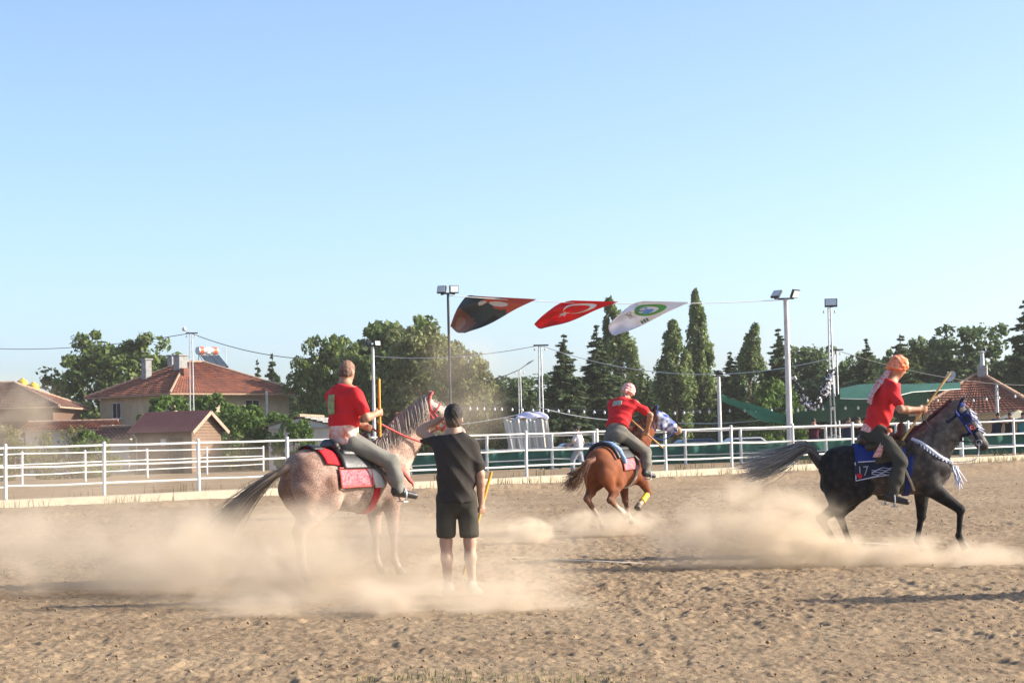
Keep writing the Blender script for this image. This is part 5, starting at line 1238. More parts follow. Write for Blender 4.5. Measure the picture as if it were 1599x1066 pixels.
def sash(J, e, m_, z0=-.02, wd=.11, name='sash', knot=None):
    B = Body(); lat = unit(J['hipL'] - J['hipR']); up = unit(J['chest'] - J['pelvis']); fl = (np.cross(lat, up), 1.22)
    a = J['pelvis'] + up * (z0); B.cap(a, a + up * wd, .185, .178, .02, None, fl); B.cut(a - up * .02, -up); B.cut(a + up * (wd + .02), up)
    link(name, B.mesh(name, .011, (.9, .9, .9), disp=folds(.006, 60)), m_, e)
def turban(J, e, m_, tail_pts, m2):
    up = unit(J['head'] - J['neck']); f = unit(J['hf'] - up * np.dot(J['hf'], up)); l = np.cross(up, f); H = J['head']; B = Body()
    B.ell(H - f * .012 + up * .048, (.126, .108, .112), .02, None, (f, l, up)); 
    for k in range(4): B.ell(H - f * .012 + up * (.005 + .03 * k), (.136 - .006 * k * k * .4, .117 - .005 * k, .024), .012, None, (unit(f + up * (.25 - .1 * k)), l, unit(up - f * (.25 - .1 * k))))
    B.cap(H - f * .105 + up * .0, H - f * .12 - up * .05, .035, .03, .03); B.cut(H + f * .05 - up * .015, unit(f * .6 - up * .8)); B.cut(H - up * .075, -up)
    o = link('headscarf', B.mesh('headscarf', .009, (.9, .9, .9), disp=folds(.009, 62)), m_, e)
    if tail_pts:
        P = [Vector(p) for p in tail_pts]; n = len(P) - 1
        def fn(u, v):
            t = v * n; k = min(int(t), n - 1); p = P[k].lerp(P[k + 1], t - k); wv = .045 + .03 * v
            return p + Vector(l) * ((u - .5) * wv * 2) + Vector(f) * (.018 * math.sin(u * 9 + v * 6))
        mb = MB(); mb.grid(fn, 10, 18); mb.build('scarf_tail', m2, o, True, .004)
# ---------------------------------------------------------------- right: dark grey horse, rider in orange headscarf
SC = .95
def std(x, y0): return None
KR = dict(pitch=R(7), poll=(.84, -.03, 1.76), neckmid=(.70, 0, 1.48), muzzle=(1.17, -.10, 1.25), lat=(.12, 1, 0),
    hr=[(-.36, -.18, .80), (-.86, -.16, .44), (-.70, -.15, .15), (-.64, -.15, .075), (-.60, -.15, .0)],
    hl=[(-.30, .17, .80), (-.60, .15, .47), (-.50, .14, .16), (-.45, .14, .075), (-.41, .14, .0)],
    fr=[(.46, -.15, .80), (.83, -.15, .52), (.80, -.15, .20), (.84, -.15, .11), (.87, -.15, .04)],
    fl=[(.42, .15, .80), (.40, .14, .44), (.34, .14, .15), (.385, .14, .075), (.42, .14, .0)],
    tail=[(-1.0, -.02, 1.32), (-1.25, -.05, 1.22), (-1.5, -.06, 1.12), (-1.72, -.04, 1.08)], tspread=.024)
dk = (.018, .016, .016); gr = (.085, .075, .068); lt = (.13, .115, .10)
CR = dict(body=gr, rump=(.02, .019, .019), belly=(.12, .10, .088), shoulder=(.07, .064, .06), back=(.028, .026, .026), gaskin=dk, leg=(.012, .011, .011), sockh=(.03, .028, .026), sockf=(.012, .011, .011), forearm=(.018, .017, .017), neck=(.105, .095, .085), head=(.20, .18, .165), nose=(.05, .045, .045), ear=(.18, .16, .15), tail=((.10, .095, .09), (.52, .50, .47)), mane=((.10, .04, .035), (.07, .05, .045)), mlen=.12, mat=coat('dapple_grey_coat', (.55, .52, .50), (1.15, 1.12, 1.1), 4, .22, .55, 15))
def tackR(e, B, X, K):
    T, q, L = X['T'], X['q'], X['L']
    drape_obj(B, T, lambda u, v: -.44 + .62 * u, -74, 74, .02, 'saddle_blanket', M['blue'], e, 14, 30)
    for s in (-1, 1):
        P, f = drape(B, T, lambda u, v: -.46 + .50 * u, s * 62, s * 104, .036, 16, 12); cl_ = MB().add(P, f).build('saddle_cloth', M['navy'], e, True, .012)
        def onP(u, v):
            i, j = u * 16, v * 12; a, b = min(int(i), 15), min(int(j), 11); g = lambda x, y: Vector(P[y * 17 + x]); return g(a, b).lerp(g(a + 1, b), i - a).lerp(g(a, b + 1).lerp(g(a + 1, b + 1), i - a), j - b) + Vector((0, s * .012, 0))
        edge = [onP(u, v) for u, v in [(.02, .03), (.02, .97), (.5, .97), (.98, .97), (.98, .03), (.5, .03), (.02, .03)]]
        fine = []
        for a, b in zip(edge, edge[1:]): fine += [a.lerp(b, k / 6) for k in range(6)]
        MB().tube(fine, .007, 5, cap=False).build('braid_edge', M['silver'], cl_, True)
        Vt, Ft = text_mesh('17', 1.0); sg = 1 if s < 0 else -1
        mb = MB().add([onP(min(max(.20 + sg * x * .30, .01), .99), min(max(.80 - y * .78, .01), .99)) + Vector((0, s * .006, 0)) for x, y, z in Vt], Ft); mb.build('lettering', M['dimsilver'], cl_)
        c = onP(.11, .76); mb = MB(); mb.lathe([(.032, 0), (.03, .006), (.001, .007)], (0, 0, 0), 14); o = mb.build('badge', M['redcloth'], cl_); o.location = c + Vector((0, s * .008, 0)); o.rotation_euler = (R(90) * -s, 0, 0)
        for k in range(5):
            v0 = .55 + .09 * k; MB().tube([onP(.42 + .5 * t, v0 + .05 * math.sin(t * 9 + k * 1.7)) for t in np.linspace(0, 1, 12)], .004, 4).build('embroidery', M['silver'], cl_)
        drape_obj(B, T, lambda u, v: -.20 + .34 * u, s * 18, s * 72, .045, 'saddle_flap', M['brownleather'], e, 8, 12, .02)
    saddle(e, X, M['brownleather'], .03)
    g = drape_obj(B, T, lambda u, v: .20 + .075 * u - .05 * math.sin(v * math.pi), 62, 298, .012, 'girth', M['blue'], e, 4, 40, .01); ribbon(B, [T(.15, -.30, 1.02), T(.20, -.28, .85), T(.24, -.18, .72)], .03, .024, 'girth_strap', M['kerb'], e)
    for s in (-1, 1):
        rb = ribbon(B, [T(.30, s * .16, 1.40), T(.46, s * .24, 1.26), T(.62, s * .22, 1.08), T(.78, s * .06, .95)], .045, .014, 'breast_collar', M['silver'], e, .012)
        pp = B.snap(np.array([T(.34 + .42 * t, s * (.20 + .06 * math.sin(3.1 * t) - .16 * t * t), 1.36 - .42 * t) for t in np.linspace(0, 1, 15)]), .02)
        mb = MB()
        for k, p in enumerate(pp): mb.tube([p, p + V3(.005, s * .006, -.06)], [.006, .014], 5)
        mb.build('tassel', M['blue' if s > 0 else 'silver'], rb, True)
    ribbon(B, [T(.78, 0, .95), T(.74, -.03, .80), T(.60, -.05, .70)], .04, .014, 'breast_strap', M['silver'], e)
    P = T(.80, -.02, .95); mb = MB(); [mb.tube([P + V3(random.gauss(0, .02), random.gauss(0, .02), 0), P + V3(.04 + random.gauss(0, .03), random.gauss(0, .03), -.16 - random.random() * .14)], [.008, .004], 4) for _ in range(26)]; mb.build('chest_tassel', M['silver'], e)
    bits = bridle(e, B, X, M['navy'], .034, .60)
    for s in (-1, 1):
        c = B.snap(np.array([q(.30 * L, s * .10, .02)]), .016)[0]; cup = MB().lathe([(.068, 0), (.072, .014), (.06, .022), (.03, .016), (.001, .014)], n=20).build('eye_cup', M['blue'], e, True); cup.location = c
        cup.rotation_euler = Vector(X['l'] * s).to_track_quat('Z', 'Y').to_euler()
        mb = MB().lathe([(.045, .024), (.045, .027), (.001, .028)], n=16); k = mb.build('cup_lens', M['navy'], cup)
        c = B.snap(np.array([q(.50 * L, s * .09, .005)]), .014)[0]; d = MB().lathe([(.034, 0), (.032, .008), (.001, .009)], n=18).build('red_disc', M['redcloth'], e, True); d.location = c; d.rotation_euler = cup.rotation_euler
        mb = MB(); [mb.add([(x, y, .0105) for x, y in t], [tuple(range(4))]) for t in ring_quads((0, 0), .02, .015, (.006, 0), 18)]; mb.build('crescent', M['print_white'], d)
        mb = MB(); ps = B.snap(np.array([q(.02 + .5 * L * t, s * .10, -.02) for t in np.linspace(0, 1, 12)]), .02); [mb.tube([p, p + V3(0, s * .012, -.05)], [.006, .016], 5) for p in ps]; mb.build('bridle_tassel', M['blue'], e, True)
    ps = [q(.10 + .5 * L * t, random.gauss(0, .035), .085 - .02 * t) for t in np.linspace(0, 1, 40)]; mb = MB(); [mb.tube([p, p + X['u'] * .03 + X['h'] * .04 + V3(random.gauss(0, .012), random.gauss(0, .012), -.02)], [.010, .004], 4) for p in B.snap(np.array(ps), .008)]; mb.build('face_fringe', M['silver'], e)
    ribbon(B, [q(.0, -.08, .05), q(-.01, 0, .10), q(.0, .08, .05)], .06, .012, 'poll_band', M['blue'], e)
    rein([bits[0], T(.78, -.14, 1.28), T(.55, -.15, 1.45), (.42, -.17, 1.74)], M['black'], e); rein([bits[1], T(.78, .14, 1.30), T(.55, .15, 1.48), (.44, .05, 1.74)], M['black'], e)
    rein([bits[0], bits[0] + V3(-.02, -.01, -.16), bits[0] + V3(-.10, 0, -.22), T(.78, -.04, 1.0)], M['rope'], e, .006, 'lead_cord')
    stirrup(e, (-.0, -.40, .575), T(.05, -.27, 1.2), M['steel'], M['black']); stirrup(e, (-.0, .40, .575), T(.05, .27, 1.2), M['steel'], M['black'])
def place(xpx, ypx): p = G(xpx, ypx); return (p.x, p.y, 0.0)
tail_dark = mat('tail_dark', (.03, .028, .027), .6, .2)
eR, BR, XR = make_horse('dark_grey_horse', 'dark dappled grey horse stepping right in blue tack', place(1392, 863), R(-3), SC, KR, CR, tackR, 1, hm=(0, 0, tail_dark))
def rider(name, label, he, J, shirt_c, trouser_c, extras, skin=(.42, .22, .13), boots=(.02, .018, .016), hemoff=.10, shirtm=None, tm=None, rs=None, rz=0.0):
    e = empty(name, he.location, he.rotation_euler.z, label, 'person'); e.scale = (rs or he.scale[0],) * 3; e.location.z = rz
    link('body', person_body(J, skin).mesh(name + '_body', .0085, skin, .012), M['skin'], e); eyes(J, e)
    up = unit(J['chest'] - J['pelvis'])
    SB, sm = shirt(J, shirt_c, .018, J['pelvis'] - up * hemoff * .3, .66, 'shirt', .019, .012, -up); link('shirt', sm, shirtm or M['red_shirt'], e)
    link('trousers', trousers(J, trouser_c, None, .016, bag=.012, d=.010), tm or M['cloth'], e); shoes(J, boots, e, 'boot', .22)
    extras(e, J, SB); return e
JR = J_(head=(.15, -.02, 2.27), neck=(.07, 0, 2.11), hf=(.92, .30, -.05), chest=(.0, 0, 1.93), pelvis=(-.17, 0, 1.50), shL=(.08, .19, 2.02), shR=(.04, -.20, 2.02), elL=(.20, .25, 1.76), elR=(.13, -.30, 1.75), wrL=(.40, .05, 1.73), wrR=(.36, -.19, 1.75),
    hipL=(-.12, .11, 1.46), hipR=(-.12, -.11, 1.46), knL=(.10, .35, 1.13), knR=(.10, -.36, 1.12), anL=(-.03, .37, .70), anR=(-.03, -.38, .70), toeL=(.12, .42, .645), toeR=(.12, -.42, .645), hxL=(.55, 0, .83), hxR=(.55, .05, .83))
def exR(e, J, SB):
    turban(J, e, M['scarf'], [J['head'] + V3(-.10, -.02, .0), (-.02, -.05, 2.16), (-.12, -.09, 2.05), (-.20, -.12, 1.93), (-.24, -.15, 1.84)], M['scarf2'])
    sash(J, e, M['scarf2'], -.03, .07)
    k = V3(.0, -.20, 1.50); o = MB().lathe([(.001, -.035), (.03, -.02), (.036, 0), (.03, .02), (.001, .035)], k, 10).build('sash_knot', M['scarf'], e, True)
    mb = MB(); mb.grid(lambda u, v: Vector(k) + Vector((-.02 - .16 * v + (u - .5) * (.05 + .05 * v), -.02 - .07 * math.sin(v * 1.8) + .012 * math.sin(u * 8), -.02 - .30 * v)), 8, 12); mb.build('sash_end', M['scarf2'], o, True, .004)
rR = rider('person', 'rider in red shirt and orange headscarf on the dark grey horse', eR, JR, (.6, .02, .02), (.055, .052, .042), exR)
def hp(J, s, d=.085): w_ = J['wr' + s]; dr = unit(w_ - J['el' + s]); return w_ + dr * d
def held(e, J, s, axis, up_, dn, label, m_, off=0):
    g = hp(J, s); w_ = J['wr' + s]; d = unit(w_ - J['el' + s]); ax = unit(V3(*axis)); a = unit(ax - d * np.dot(ax, d)); n = np.cross(d, a); g = g + n * (-.004) + ax * 0
    return stick('javelin', to_world(e, g - ax * dn), to_world(e, g + ax * up_), label, m_, .013)
held(rR, JR, 'R', (.60, .0, .80), .56, .52, 'pale wooden javelin held by the rider in the orange headscarf', M['wood_stick'])
# ---------------------------------------------------------------- left: roan horse, bald rider
KL = dict(pitch=R(0), poll=(.92, -.20, 1.84), neckmid=(.74, -.06, 1.53), muzzle=(1.26, -.42, 1.50),
    hr=[(-.42, -.17, .84), (-.78, -.14, .52), (-.76, -.14, .17), (-.71, -.14, .075), (-.67, -.14, .0)],
    hl=[(-.36, .17, .84), (-.62, .14, .52), (-.58, .14, .17), (-.53, .14, .075), (-.49, .14, .0)],
    fr=[(.44, -.15, .84), (.47, -.14, .48), (.48, -.14, .17), (.53, -.14, .075), (.57, -.14, .0)],
    fl=[(.44, .15, .84), (.45, .14, .48), (.45, .14, .17), (.50, .14, .075), (.54, .14, .0)],
    tail=[(-.98, .10, 1.10), (-1.14, .26, .92), (-1.24, .42, .74), (-1.32, .54, .58)], tspread=.017, earb=(0, 0, .15))
rn = (.36, .245, .185)
CL = dict(body=(.36, .275, .22), rump=(.29, .19, .145), belly=(.39, .31, .25), shoulder=(.35, .255, .20), back=(.25, .155, .12), gaskin=(.33, .24, .19), leg=(.36, .27, .21), sockh=(.55, .47, .40), sockf=(.58, .50, .43), forearm=(.30, .19, .15), neck=(.40, .29, .225), head=(.52, .42, .35), nose=(.36, .25, .22), ear=(.30, .19, .16), tail=((.20, .15, .11), (.50, .40, .30)), mane=((.42, .36, .30), (.58, .50, .42)), mlen=.24, mat=coat('roan_coat', (.62, .52, .48), (1.12, 1.14, 1.15), 4.5, .38, .18, 11))
def tackL(e, B, X, K):
    T, q, L = X['T'], X['q'], X['L']
    drape_obj(B, T, lambda u, v: -.56 + .42 * u + .10 * abs(v - .5), -52, 52, .02, 'red_blanket', M['redcloth'], e, 12, 26)
    drape_obj(B, T, lambda u, v: -.60 + .14 * u, -22, 22, .034, 'crupper_pad', M['black'], e, 6, 12)
    for s in (-1, 1):
        P, f = drape(B, T, lambda u, v: -.36 + .44 * u, s * 60, s * 100, .03, 12, 10); c_ = MB().add(P, f).build('saddle_cloth', M['pink'], e, True, .012)
        pe = [P[0], P[6], P[12], P[12 + 13 * 5], P[12 + 13 * 10], P[6 + 130], P[130], P[65], P[0]]; fine = []
        for a, b in zip(pe, pe[1:]): fine += [Vector(a).lerp(Vector(b), k / 5) + Vector((0, s * .01, 0)) for k in range(5)]
        MB().tube(fine, .010, 5, cap=False).build('cloth_binding', M['rose'], c_, True)
        drape_obj(B, T, lambda u, v: .02 + .14 * u + .1 * v, s * 58, s * 104, .036, 'white_pad', M['fabric_white'], e, 6, 10)
        drape_obj(B, T, lambda u, v: -.30 + .50 * u, s * 16, s * 62, .05, 'saddle_flap', M['black'], e, 10, 12, .025)
        ribbon(B, [T(.28, s * .20, 1.34), T(.48, s * .25, 1.18), T(.64, s * .21, 1.02), T(.76, s * .04, .92)], .045, .012, 'breast_collar', M['rose'], e, .012)
    ribbon(B, [T(.76, 0, .92), T(.70, 0, .78), T(.55, 0, .70)], .04, .012, 'breast_strap', M['rose'], e)
    saddle(e, X, M['black'], .02)
    drape_obj(B, T, lambda u, v: .14 + .08 * u - .04 * math.sin(v * math.pi), 85, 275, .012, 'girth', M['redcloth'], e, 4, 36, .01)
    bits = bridle(e, B, X, M['rose'], .022, .62)
    ringstrap(B, np.array(K['neckmid']) * .55 + np.array(K['poll']) * .45, (0, 1, 0), unit(V3(.65, 0, -.75)), .3, .035, .012, 'neck_strap', M['rose'], e)
    rein([bits[0], (.92, -.32, 1.42), (.62, -.22, 1.50), (.30, -.12, 1.66)], M['rose'], e, .012); rein([bits[1], (.90, .02, 1.42), (.60, .14, 1.52), (.30, .10, 1.66)], M['rose'], e, .012)
    P = V3(*K['poll']) * .5 + V3(*K['muzzle']) * .5 + V3(-.02, -.03, -.22); mb = MB(); [mb.tube([P + V3(random.gauss(0, .03), random.gauss(0, .03), .06), P + V3(random.gauss(0, .04), random.gauss(0, .04), -.12 - .1 * random.random())], [.008, .005], 4) for _ in range(22)]; mb.build('bead_tassel', M['brass'], e)
    stirrup(e, (.38, -.42, .80), T(.1, -.28, 1.2), M['steel'], M['black']); stirrup(e, (.38, .42, .80), T(.1, .28, 1.2), M['steel'], M['black'])
eL, BL, XL = make_horse('roan_horse', 'pinkish roan horse standing in dust with red tack', place(550, 901), R(43), .98, KL, CL, tackL, -1, hm=(0, 0, mat('roan_dock', (.20, .14, .10), .6, .2)))
JL = J_(head=(-.02, 0, 2.265), neck=(-.06, 0, 2.11), hf=(.92, .38, 0), chest=(-.07, 0, 1.92), pelvis=(-.08, 0, 1.52), shL=(-.06, .21, 2.02), shR=(-.06, -.21, 2.02), elL=(.06, .27, 1.76), elR=(.0, -.30, 1.76), wrL=(.24, .10, 1.68), wrR=(.17, -.25, 1.80),
    hipL=(-.04, .11, 1.48), hipR=(-.04, -.11, 1.48), knL=(.28, .36, 1.27), knR=(.28, -.37, 1.27), anL=(.34, .40, .96), anR=(.34, -.41, .96), toeL=(.50, .44, .91), toeR=(.50, -.45, .91), hxR=(0, 0, 1), hxL=(0, 0, 1))
def exL(e, J, SB):
    hair(J, (.27, .145, .095), e, .0, -.05, fade=(.0, .0, .0), fuzz=1200)
    sash(J, e, M['sashL'], -.03, .19)
    patch_on(SB, J['chest'] + V3(-.20, .05, .0), (-1, 0, 0), (0, 0, 1), .17, .22, .006, 'back_print', M['back_print'], e)
rL = rider('person', 'bald rider in red shirt holding an upright javelin on the roan horse', eL, JL, (.6, .02, .02), (.20, .19, .16), exL, hemoff=-.5, rs=.97, rz=-.03)
held(rL, JL, 'R', (.0, .0, 1.0), .37, .27, 'yellow javelin held upright by the bald rider', M['yellow_stick'])
# ---------------------------------------------------------------- middle: chestnut horse galloping away
KM = dict(pitch=R(3), poll=(.92, -.22, 1.86), neckmid=(.74, -.08, 1.54), muzzle=(1.20, -.56, 1.58),
    hl=[(-.40, .17, .82), (-.80, .15, .55), (-.42, .14, .22), (-.34, .14, .13), (-.29, .14, .05)],
    hr=[(-.28, -.17, .82), (-.60, -.16, .52), (-.22, -.15, .34), (-.12, -.15, .30), (-.05, -.15, .24)],
    fr=[(.50, -.15, .84), (.80, -.15, .60), (.52, -.15, .44), (.44, -.15, .41), (.37, -.15, .36)],
    fl=[(.46, .15, .82), (.52, .14, .48), (.62, .14, .22), (.69, .14, .17), (.75, .14, .12)],
    tail=[(-.98, .04, 1.12), (-1.07, .10, .98), (-1.13, .17, .87), (-1.18, .24, .78)], tspread=.016)
ch = (.20, .062, .026)
CM = dict(body=ch, rump=(.22, .072, .03), belly=(.20, .07, .032), shoulder=(.19, .06, .026), back=(.17, .05, .022), gaskin=(.16, .055, .026), leg=(.20, .11, .07), sockh=(.60, .52, .42), sockf=(.50, .40, .30), forearm=(.15, .048, .022), neck=(.19, .058, .024), head=(.20, .075, .04), nose=(.50, .36, .24), ear=(.06, .025, .015), tail=((.14, .05, .025), (.20, .10, .05)), mane=((.10, .04, .025), (.16, .07, .04)), mlen=.16, mat=coat('chestnut_coat', (.75, .70, .66), (1.12, 1.12, 1.12), 5, .12))
def tackM(e, B, X, K):
    T, q, L = X['T'], X['q'], X['L']
    # rolled denim behind the saddle
    pts = [T(-.36 + .1 * t * t, .34 * t, 1.36 - .30 * t * t + .06) for t in np.linspace(-1, 1, 17)]; pts = B.snap(np.array(pts), .05); MB().tube(pts, [.035 + .02 * math.sin(math.pi * i / 16) + .006 * math.sin(i * 2.3) for i in range(17)], 10).build('denim_roll', M['denim'], e, True)
    pts = B.snap(np.array([T(-.52, .26 * t, 1.38 - .2 * t * t) for t in np.linspace(-1, 1, 11)]), .05); MB().tube(pts, .035, 8).build('dark_roll', M['black'], e, True)
    for s in (-1, 1):
        P, f = drape(B, T, lambda u, v: -.34 + .42 * u + .06 * v, s * 40, s * 98, .025, 10, 12); MB().add(P, f).build('saddle_cloth', M['bluewhite'] if s > 0 else M['pink'], e, True, .012)
        drape_obj(B, T, lambda u, v: -.28 + .46 * u, s * 14, s * 60, .045, 'saddle_flap', M['black'], e, 10, 12, .02); ribbon(B, [T(.28, s * .20, 1.34), T(.48, s * .25, 1.18), T(.64, s * .21, 1.02), T(.76, s * .04, .92)], .04, .012, 'breast_collar', M['pink'], e, .012)
    saddle(e, X, M['black'], .0); drape_obj(B, T, lambda u, v: .16 + .06 * u - .04 * math.sin(v * math.pi), 85, 275, .012, 'girth', M['fabric_white'], e, 3, 36, .01)
    # patterned hood over the head
    Hd = Body(); h, l, u = X['h'], X['l'], X['u']; Hd.p = [p for p in B.p if np.linalg.norm(p[1] - V3(*K['poll'])) < .42 and p[5] <= .04 or (p[0] == 'e' and np.linalg.norm(p[1] - q(.3 * L, 0, -.06)) < .05)]
    Hd.p = [(p[0], p[1], p[2] + (.014 if p[0] == 'e' else 0), p[3] + .014, p[4] + .014, p[5], None, p[7]) for p in Hd.p if np.dot(p[1] - V3(*K['poll']), h) > -.03]
    Hd.cut(q(.80 * L, 0, 0), h); Hd.cut(q(-.005, 0, 0), unit(-h + u * .2))
    link('patterned_hood', Hd.mesh('hood', .012, (.9, .9, .9)), M['bluewhite'], e)
    bits = bridle(e, B, X, M['blue'], .03, .66); rein([bits[0], (.86, -.42, 1.46), (.62, -.3, 1.52), (.44, -.2, 1.62)], M['blue'], e, .009); rein([bits[1], (.86, -.05, 1.46), (.62, .1, 1.52), (.44, .05, 1.62)], M['blue'], e, .009)
    ribbon(B, [T(.34, -.05, 1.40), V3(*K['neckmid']) + V3(-.1, -.06, .17), V3(*K['poll']) + V3(-.10, -.03, .05)], .05, .014, 'mane_strap', M['fabric_white'], e)
    kn, fe = V3(*K['fr'][1]), V3(*K['fr'][2]); MB().tube([kn * .75 + fe * .25, kn * .5 + fe * .5, kn * .1 + fe * .9], [.055, .052, .056], 12).build('leg_boot', M['yellow'], e, True)
    stirrup(e, (.24, -.42, .82), T(.1, -.28, 1.2), M['steel'], M['black']); stirrup(e, (.24, .42, .82), T(.1, .28, 1.2), M['steel'], M['black'])
eM, BM, XM = make_horse('chestnut_horse', 'chestnut horse with white hind socks galloping away, blue patterned hood', place(967, 829), R(60), SC, KM, CM, tackM, -1, hm=(0, 0, mat('chestnut_dock', (.15, .055, .026), .6, .2)))
JM = J_(head=(.35, -.04, 2.235), neck=(.27, -.01, 2.12), hf=(.95, .12, -.1), chest=(.19, 0, 1.96), pelvis=(-.02, 0, 1.60), shL=(.24, .20, 2.06), shR=(.25, -.22, 2.05), elL=(.42, .27, 1.82), elR=(.36, -.44, 1.86), wrL=(.52, .06, 1.66), wrR=(.44, -.34, 1.64),
    hipL=(.02, .11, 1.54), hipR=(.02, -.11, 1.54), knL=(.30, .36, 1.26), knR=(.30, -.37, 1.26), anL=(.20, .40, .93), anR=(.20, -.41, .93), toeL=(.36, .44, .885), toeR=(.36, -.45, .885), hxR=(-.35, .55, .75), hxL=(0, 0, 1))
def exM(e, J, SB):
    turban(J, e, M['scarf2'], [J['head'] + V3(-.10, 0, -.02), J['head'] + V3(-.13, -.01, -.10), J['head'] + V3(-.16, -.02, -.17)], M['scarf2'])
    patch_on(SB, J['chest'] + V3(-.16, .02, .13), (-1, 0, .4), (0, 0, 1), .20, .10, .006, 'back_print', M['back_print2'], e)
rM = rider('person', 'rider in red shirt and pink headscarf crouched on the galloping chestnut horse', eM, JM, (.6, .02, .02), (.17, .155, .125), exM, hemoff=-.3)
held(rM, JM, 'R', (-.25, .62, .62), .33, .36, 'pale wooden javelin held across by the rider on the chestnut horse', M['wood_stick'])
# ---------------------------------------------------------------- boy in black with raised arm
def boy():
    p = G(716, 931); e = empty('person', (p.x, p.y, .0), 0, 'boy in black T-shirt and shorts shading his eyes, seen from behind', 'person'); e.scale = (.94, .97, 1.0)
    J = J_(head=(-.015, .03, 1.60), neck=(-.01, 0, 1.45), hf=(-.12, 1, .0), chest=(0, 0, 1.27), pelvis=(.0, 0, .93), shL=(-.15, .01, 1.37), shR=(.155, 0, 1.365), elL=(-.345, .17, 1.50), elR=(.235, -.02, 1.10), wrL=(-.135, .16, 1.612), wrR=(.235, .06, .86),
        hipL=(-.098, 0, .90), hipR=(.098, 0, .90), knL=(-.11, .02, .49), knR=(.12, .02, .49), anL=(-.10, -.02, .085), anR=(.135, -.02, .085), toeL=(-.13, .15, .035), toeR=(.19, .14, .035), fistL=False, hdL=(.85, .05, .12), hxL=(0, .9, -.1), hxR=(.35, 0, .93))
    sk = (.47, .27, .18)
    link('body', person_body(J, sk).mesh('boy_body', .008, sk, .012), M['skin'], e); eyes(J, e)
    SB, sm = shirt(J, (.045, .038, .033), .018, (0, 0, .845), .74, 'shirt', .018, .011); link('shirt', sm, M['cloth'], e)
    link('shorts', trousers(J, (.055, .050, .038), .80, .002, 'shorts', .011, bag=.006, d=.005, cuts=[((0, 0, .53), (0, 0, -1))]), M['cloth'], e)
    shoes(J, (.35, .33, .30), e, 'shoe', -.06, (.5, .48, .45)); hair(J, (.022, .016, .013), e, .010, -.07, fade=(.2, .12, .08), fuzz=5000)
    ax = unit(V3(.30, .05, .95)); w_, el = J['wrR'], J['elR']; d = unit(w_ - el); g = w_ + d * .085
    stick('javelin', to_world(e, g - ax * .62), to_world(e, g + ax * .36), 'yellow javelin hanging from the right hand of the boy in black', M['yellow_stick'], .014)
boy()
# ---------------------------------------------------------------- people further off
def simple_person(x, y, Y, J, cols, label, yaw=0, group=None, z=None, sc=1.0, cap=None, hairc=(.03, .02, .015), long_sleeve=False):
    if z is None: p = G(x, y)
    else: p = W(x, y, Y); p.z = z
    p = Vector((p.x, p.y, gz(p.x, p.y) if z is None else z)); e = empty('person', p, yaw, label, 'person', group); e.scale = (sc,) * 3
    link('body', person_body(J, cols[0], False).mesh('p_body', .013, cols[0], .015), M['skin'], e)
    SB, sm = shirt(J, cols[1], .02, J['pelvis'] - V3(0, 0, .06), .95 if long_sleeve else .66, h=.015); link('shirt', sm, M['cloth'], e)
    link('trousers', trousers(J, cols[2], None, .016, h=.015), M['cloth'], e); shoes(J, cols[3], e, 'shoe', -.05); hair(J, cap or hairc, e, .016 if cap else .008, name='cap' if cap else 'hair'); return e
JW = J_(head=(.06, 0, 1.56), neck=(.03, 0, 1.42), hf=(1, 0, -.1), chest=(.01, 0, 1.25), pelvis=(0, 0, .90), shL=(.02, .18, 1.36), shR=(.02, -.18, 1.36), elL=(.16, .22, 1.12), elR=(-.12, -.22, 1.12), wrL=(.34, .18, 1.0), wrR=(-.05, -.24, .90), hipL=(0, .09, .88), hipR=(0, -.09, .88), knL=(.20, .09, .52), knR=(-.06, -.09, .48), anL=(.22, .09, .10), anR=(-.36, -.09, .22), toeL=(.36, .10, .04), toeR=(-.27, -.10, .09))
simple_person(905, 760, 0, JW, ((.40, .24, .17), (.62, .58, .60), (.28, .30, .34), (.10, .09, .09)), 'boy in white shirt and pale jeans walking left by the fence', R(165), sc=.90)
JS = J_(head=(.22, 0, 1.56), neck=(.16, 0, 1.43), hf=(1, 0, -.15), chest=(.10, 0, 1.26), pelvis=(-.06, 0, .92), shL=(.14, .18, 1.37), shR=(.14, -.18, 1.37), elL=(.34, .34, 1.30), elR=(.34, -.34, 1.30), wrL=(.46, .10, 1.33), wrR=(.46, -.10, 1.33), hipL=(-.05, .10, .90), hipR=(-.05, -.10, .90), knL=(.0, .11, .48), knR=(.0, -.11, .48), anL=(-.05, .12, .08), anR=(-.05, -.12, .08), toeL=(.10, .14, .03), toeR=(.10, -.14, .03))
ws = [(1271, (.10, .02, .045), (.03, .03, .035), 'spectator in dark maroon top leaning on the fence rail near the white pole', None, R(-95)),
      (1323, (.03, .045, .09), (.05, .06, .10), 'spectator in navy leaning on the fence left of the turbaned rider', None, R(-80)),
      (1343, (.02, .02, .025), (.03, .03, .04), 'spectator in black half hidden behind the turbaned rider', None, R(-110)),
      (1557, (.02, .03, .07), (.03, .03, .05), 'spectator in dark navy leaning on the fence right of the grey horse head', None, R(-85)),
      (1578, (.03, .03, .035), (.04, .04, .05), 'spectator in dark clothes under the parasol at the right', None, R(-100)),
      (1597, (.06, .28, .34), (.05, .05, .06), 'spectator in turquoise top cut by the right edge', None, R(-90))]
for x, a, b, lb, cp, yw in ws:
    p = W(x, 690, 77.9); simple_person(x, 690, 77.9, JS, ((.40, .24, .17), a, b, (.03, .03, .03)), lb, yw, 'spectators along the fence', gz(p.x, p.y) - .01, .98)
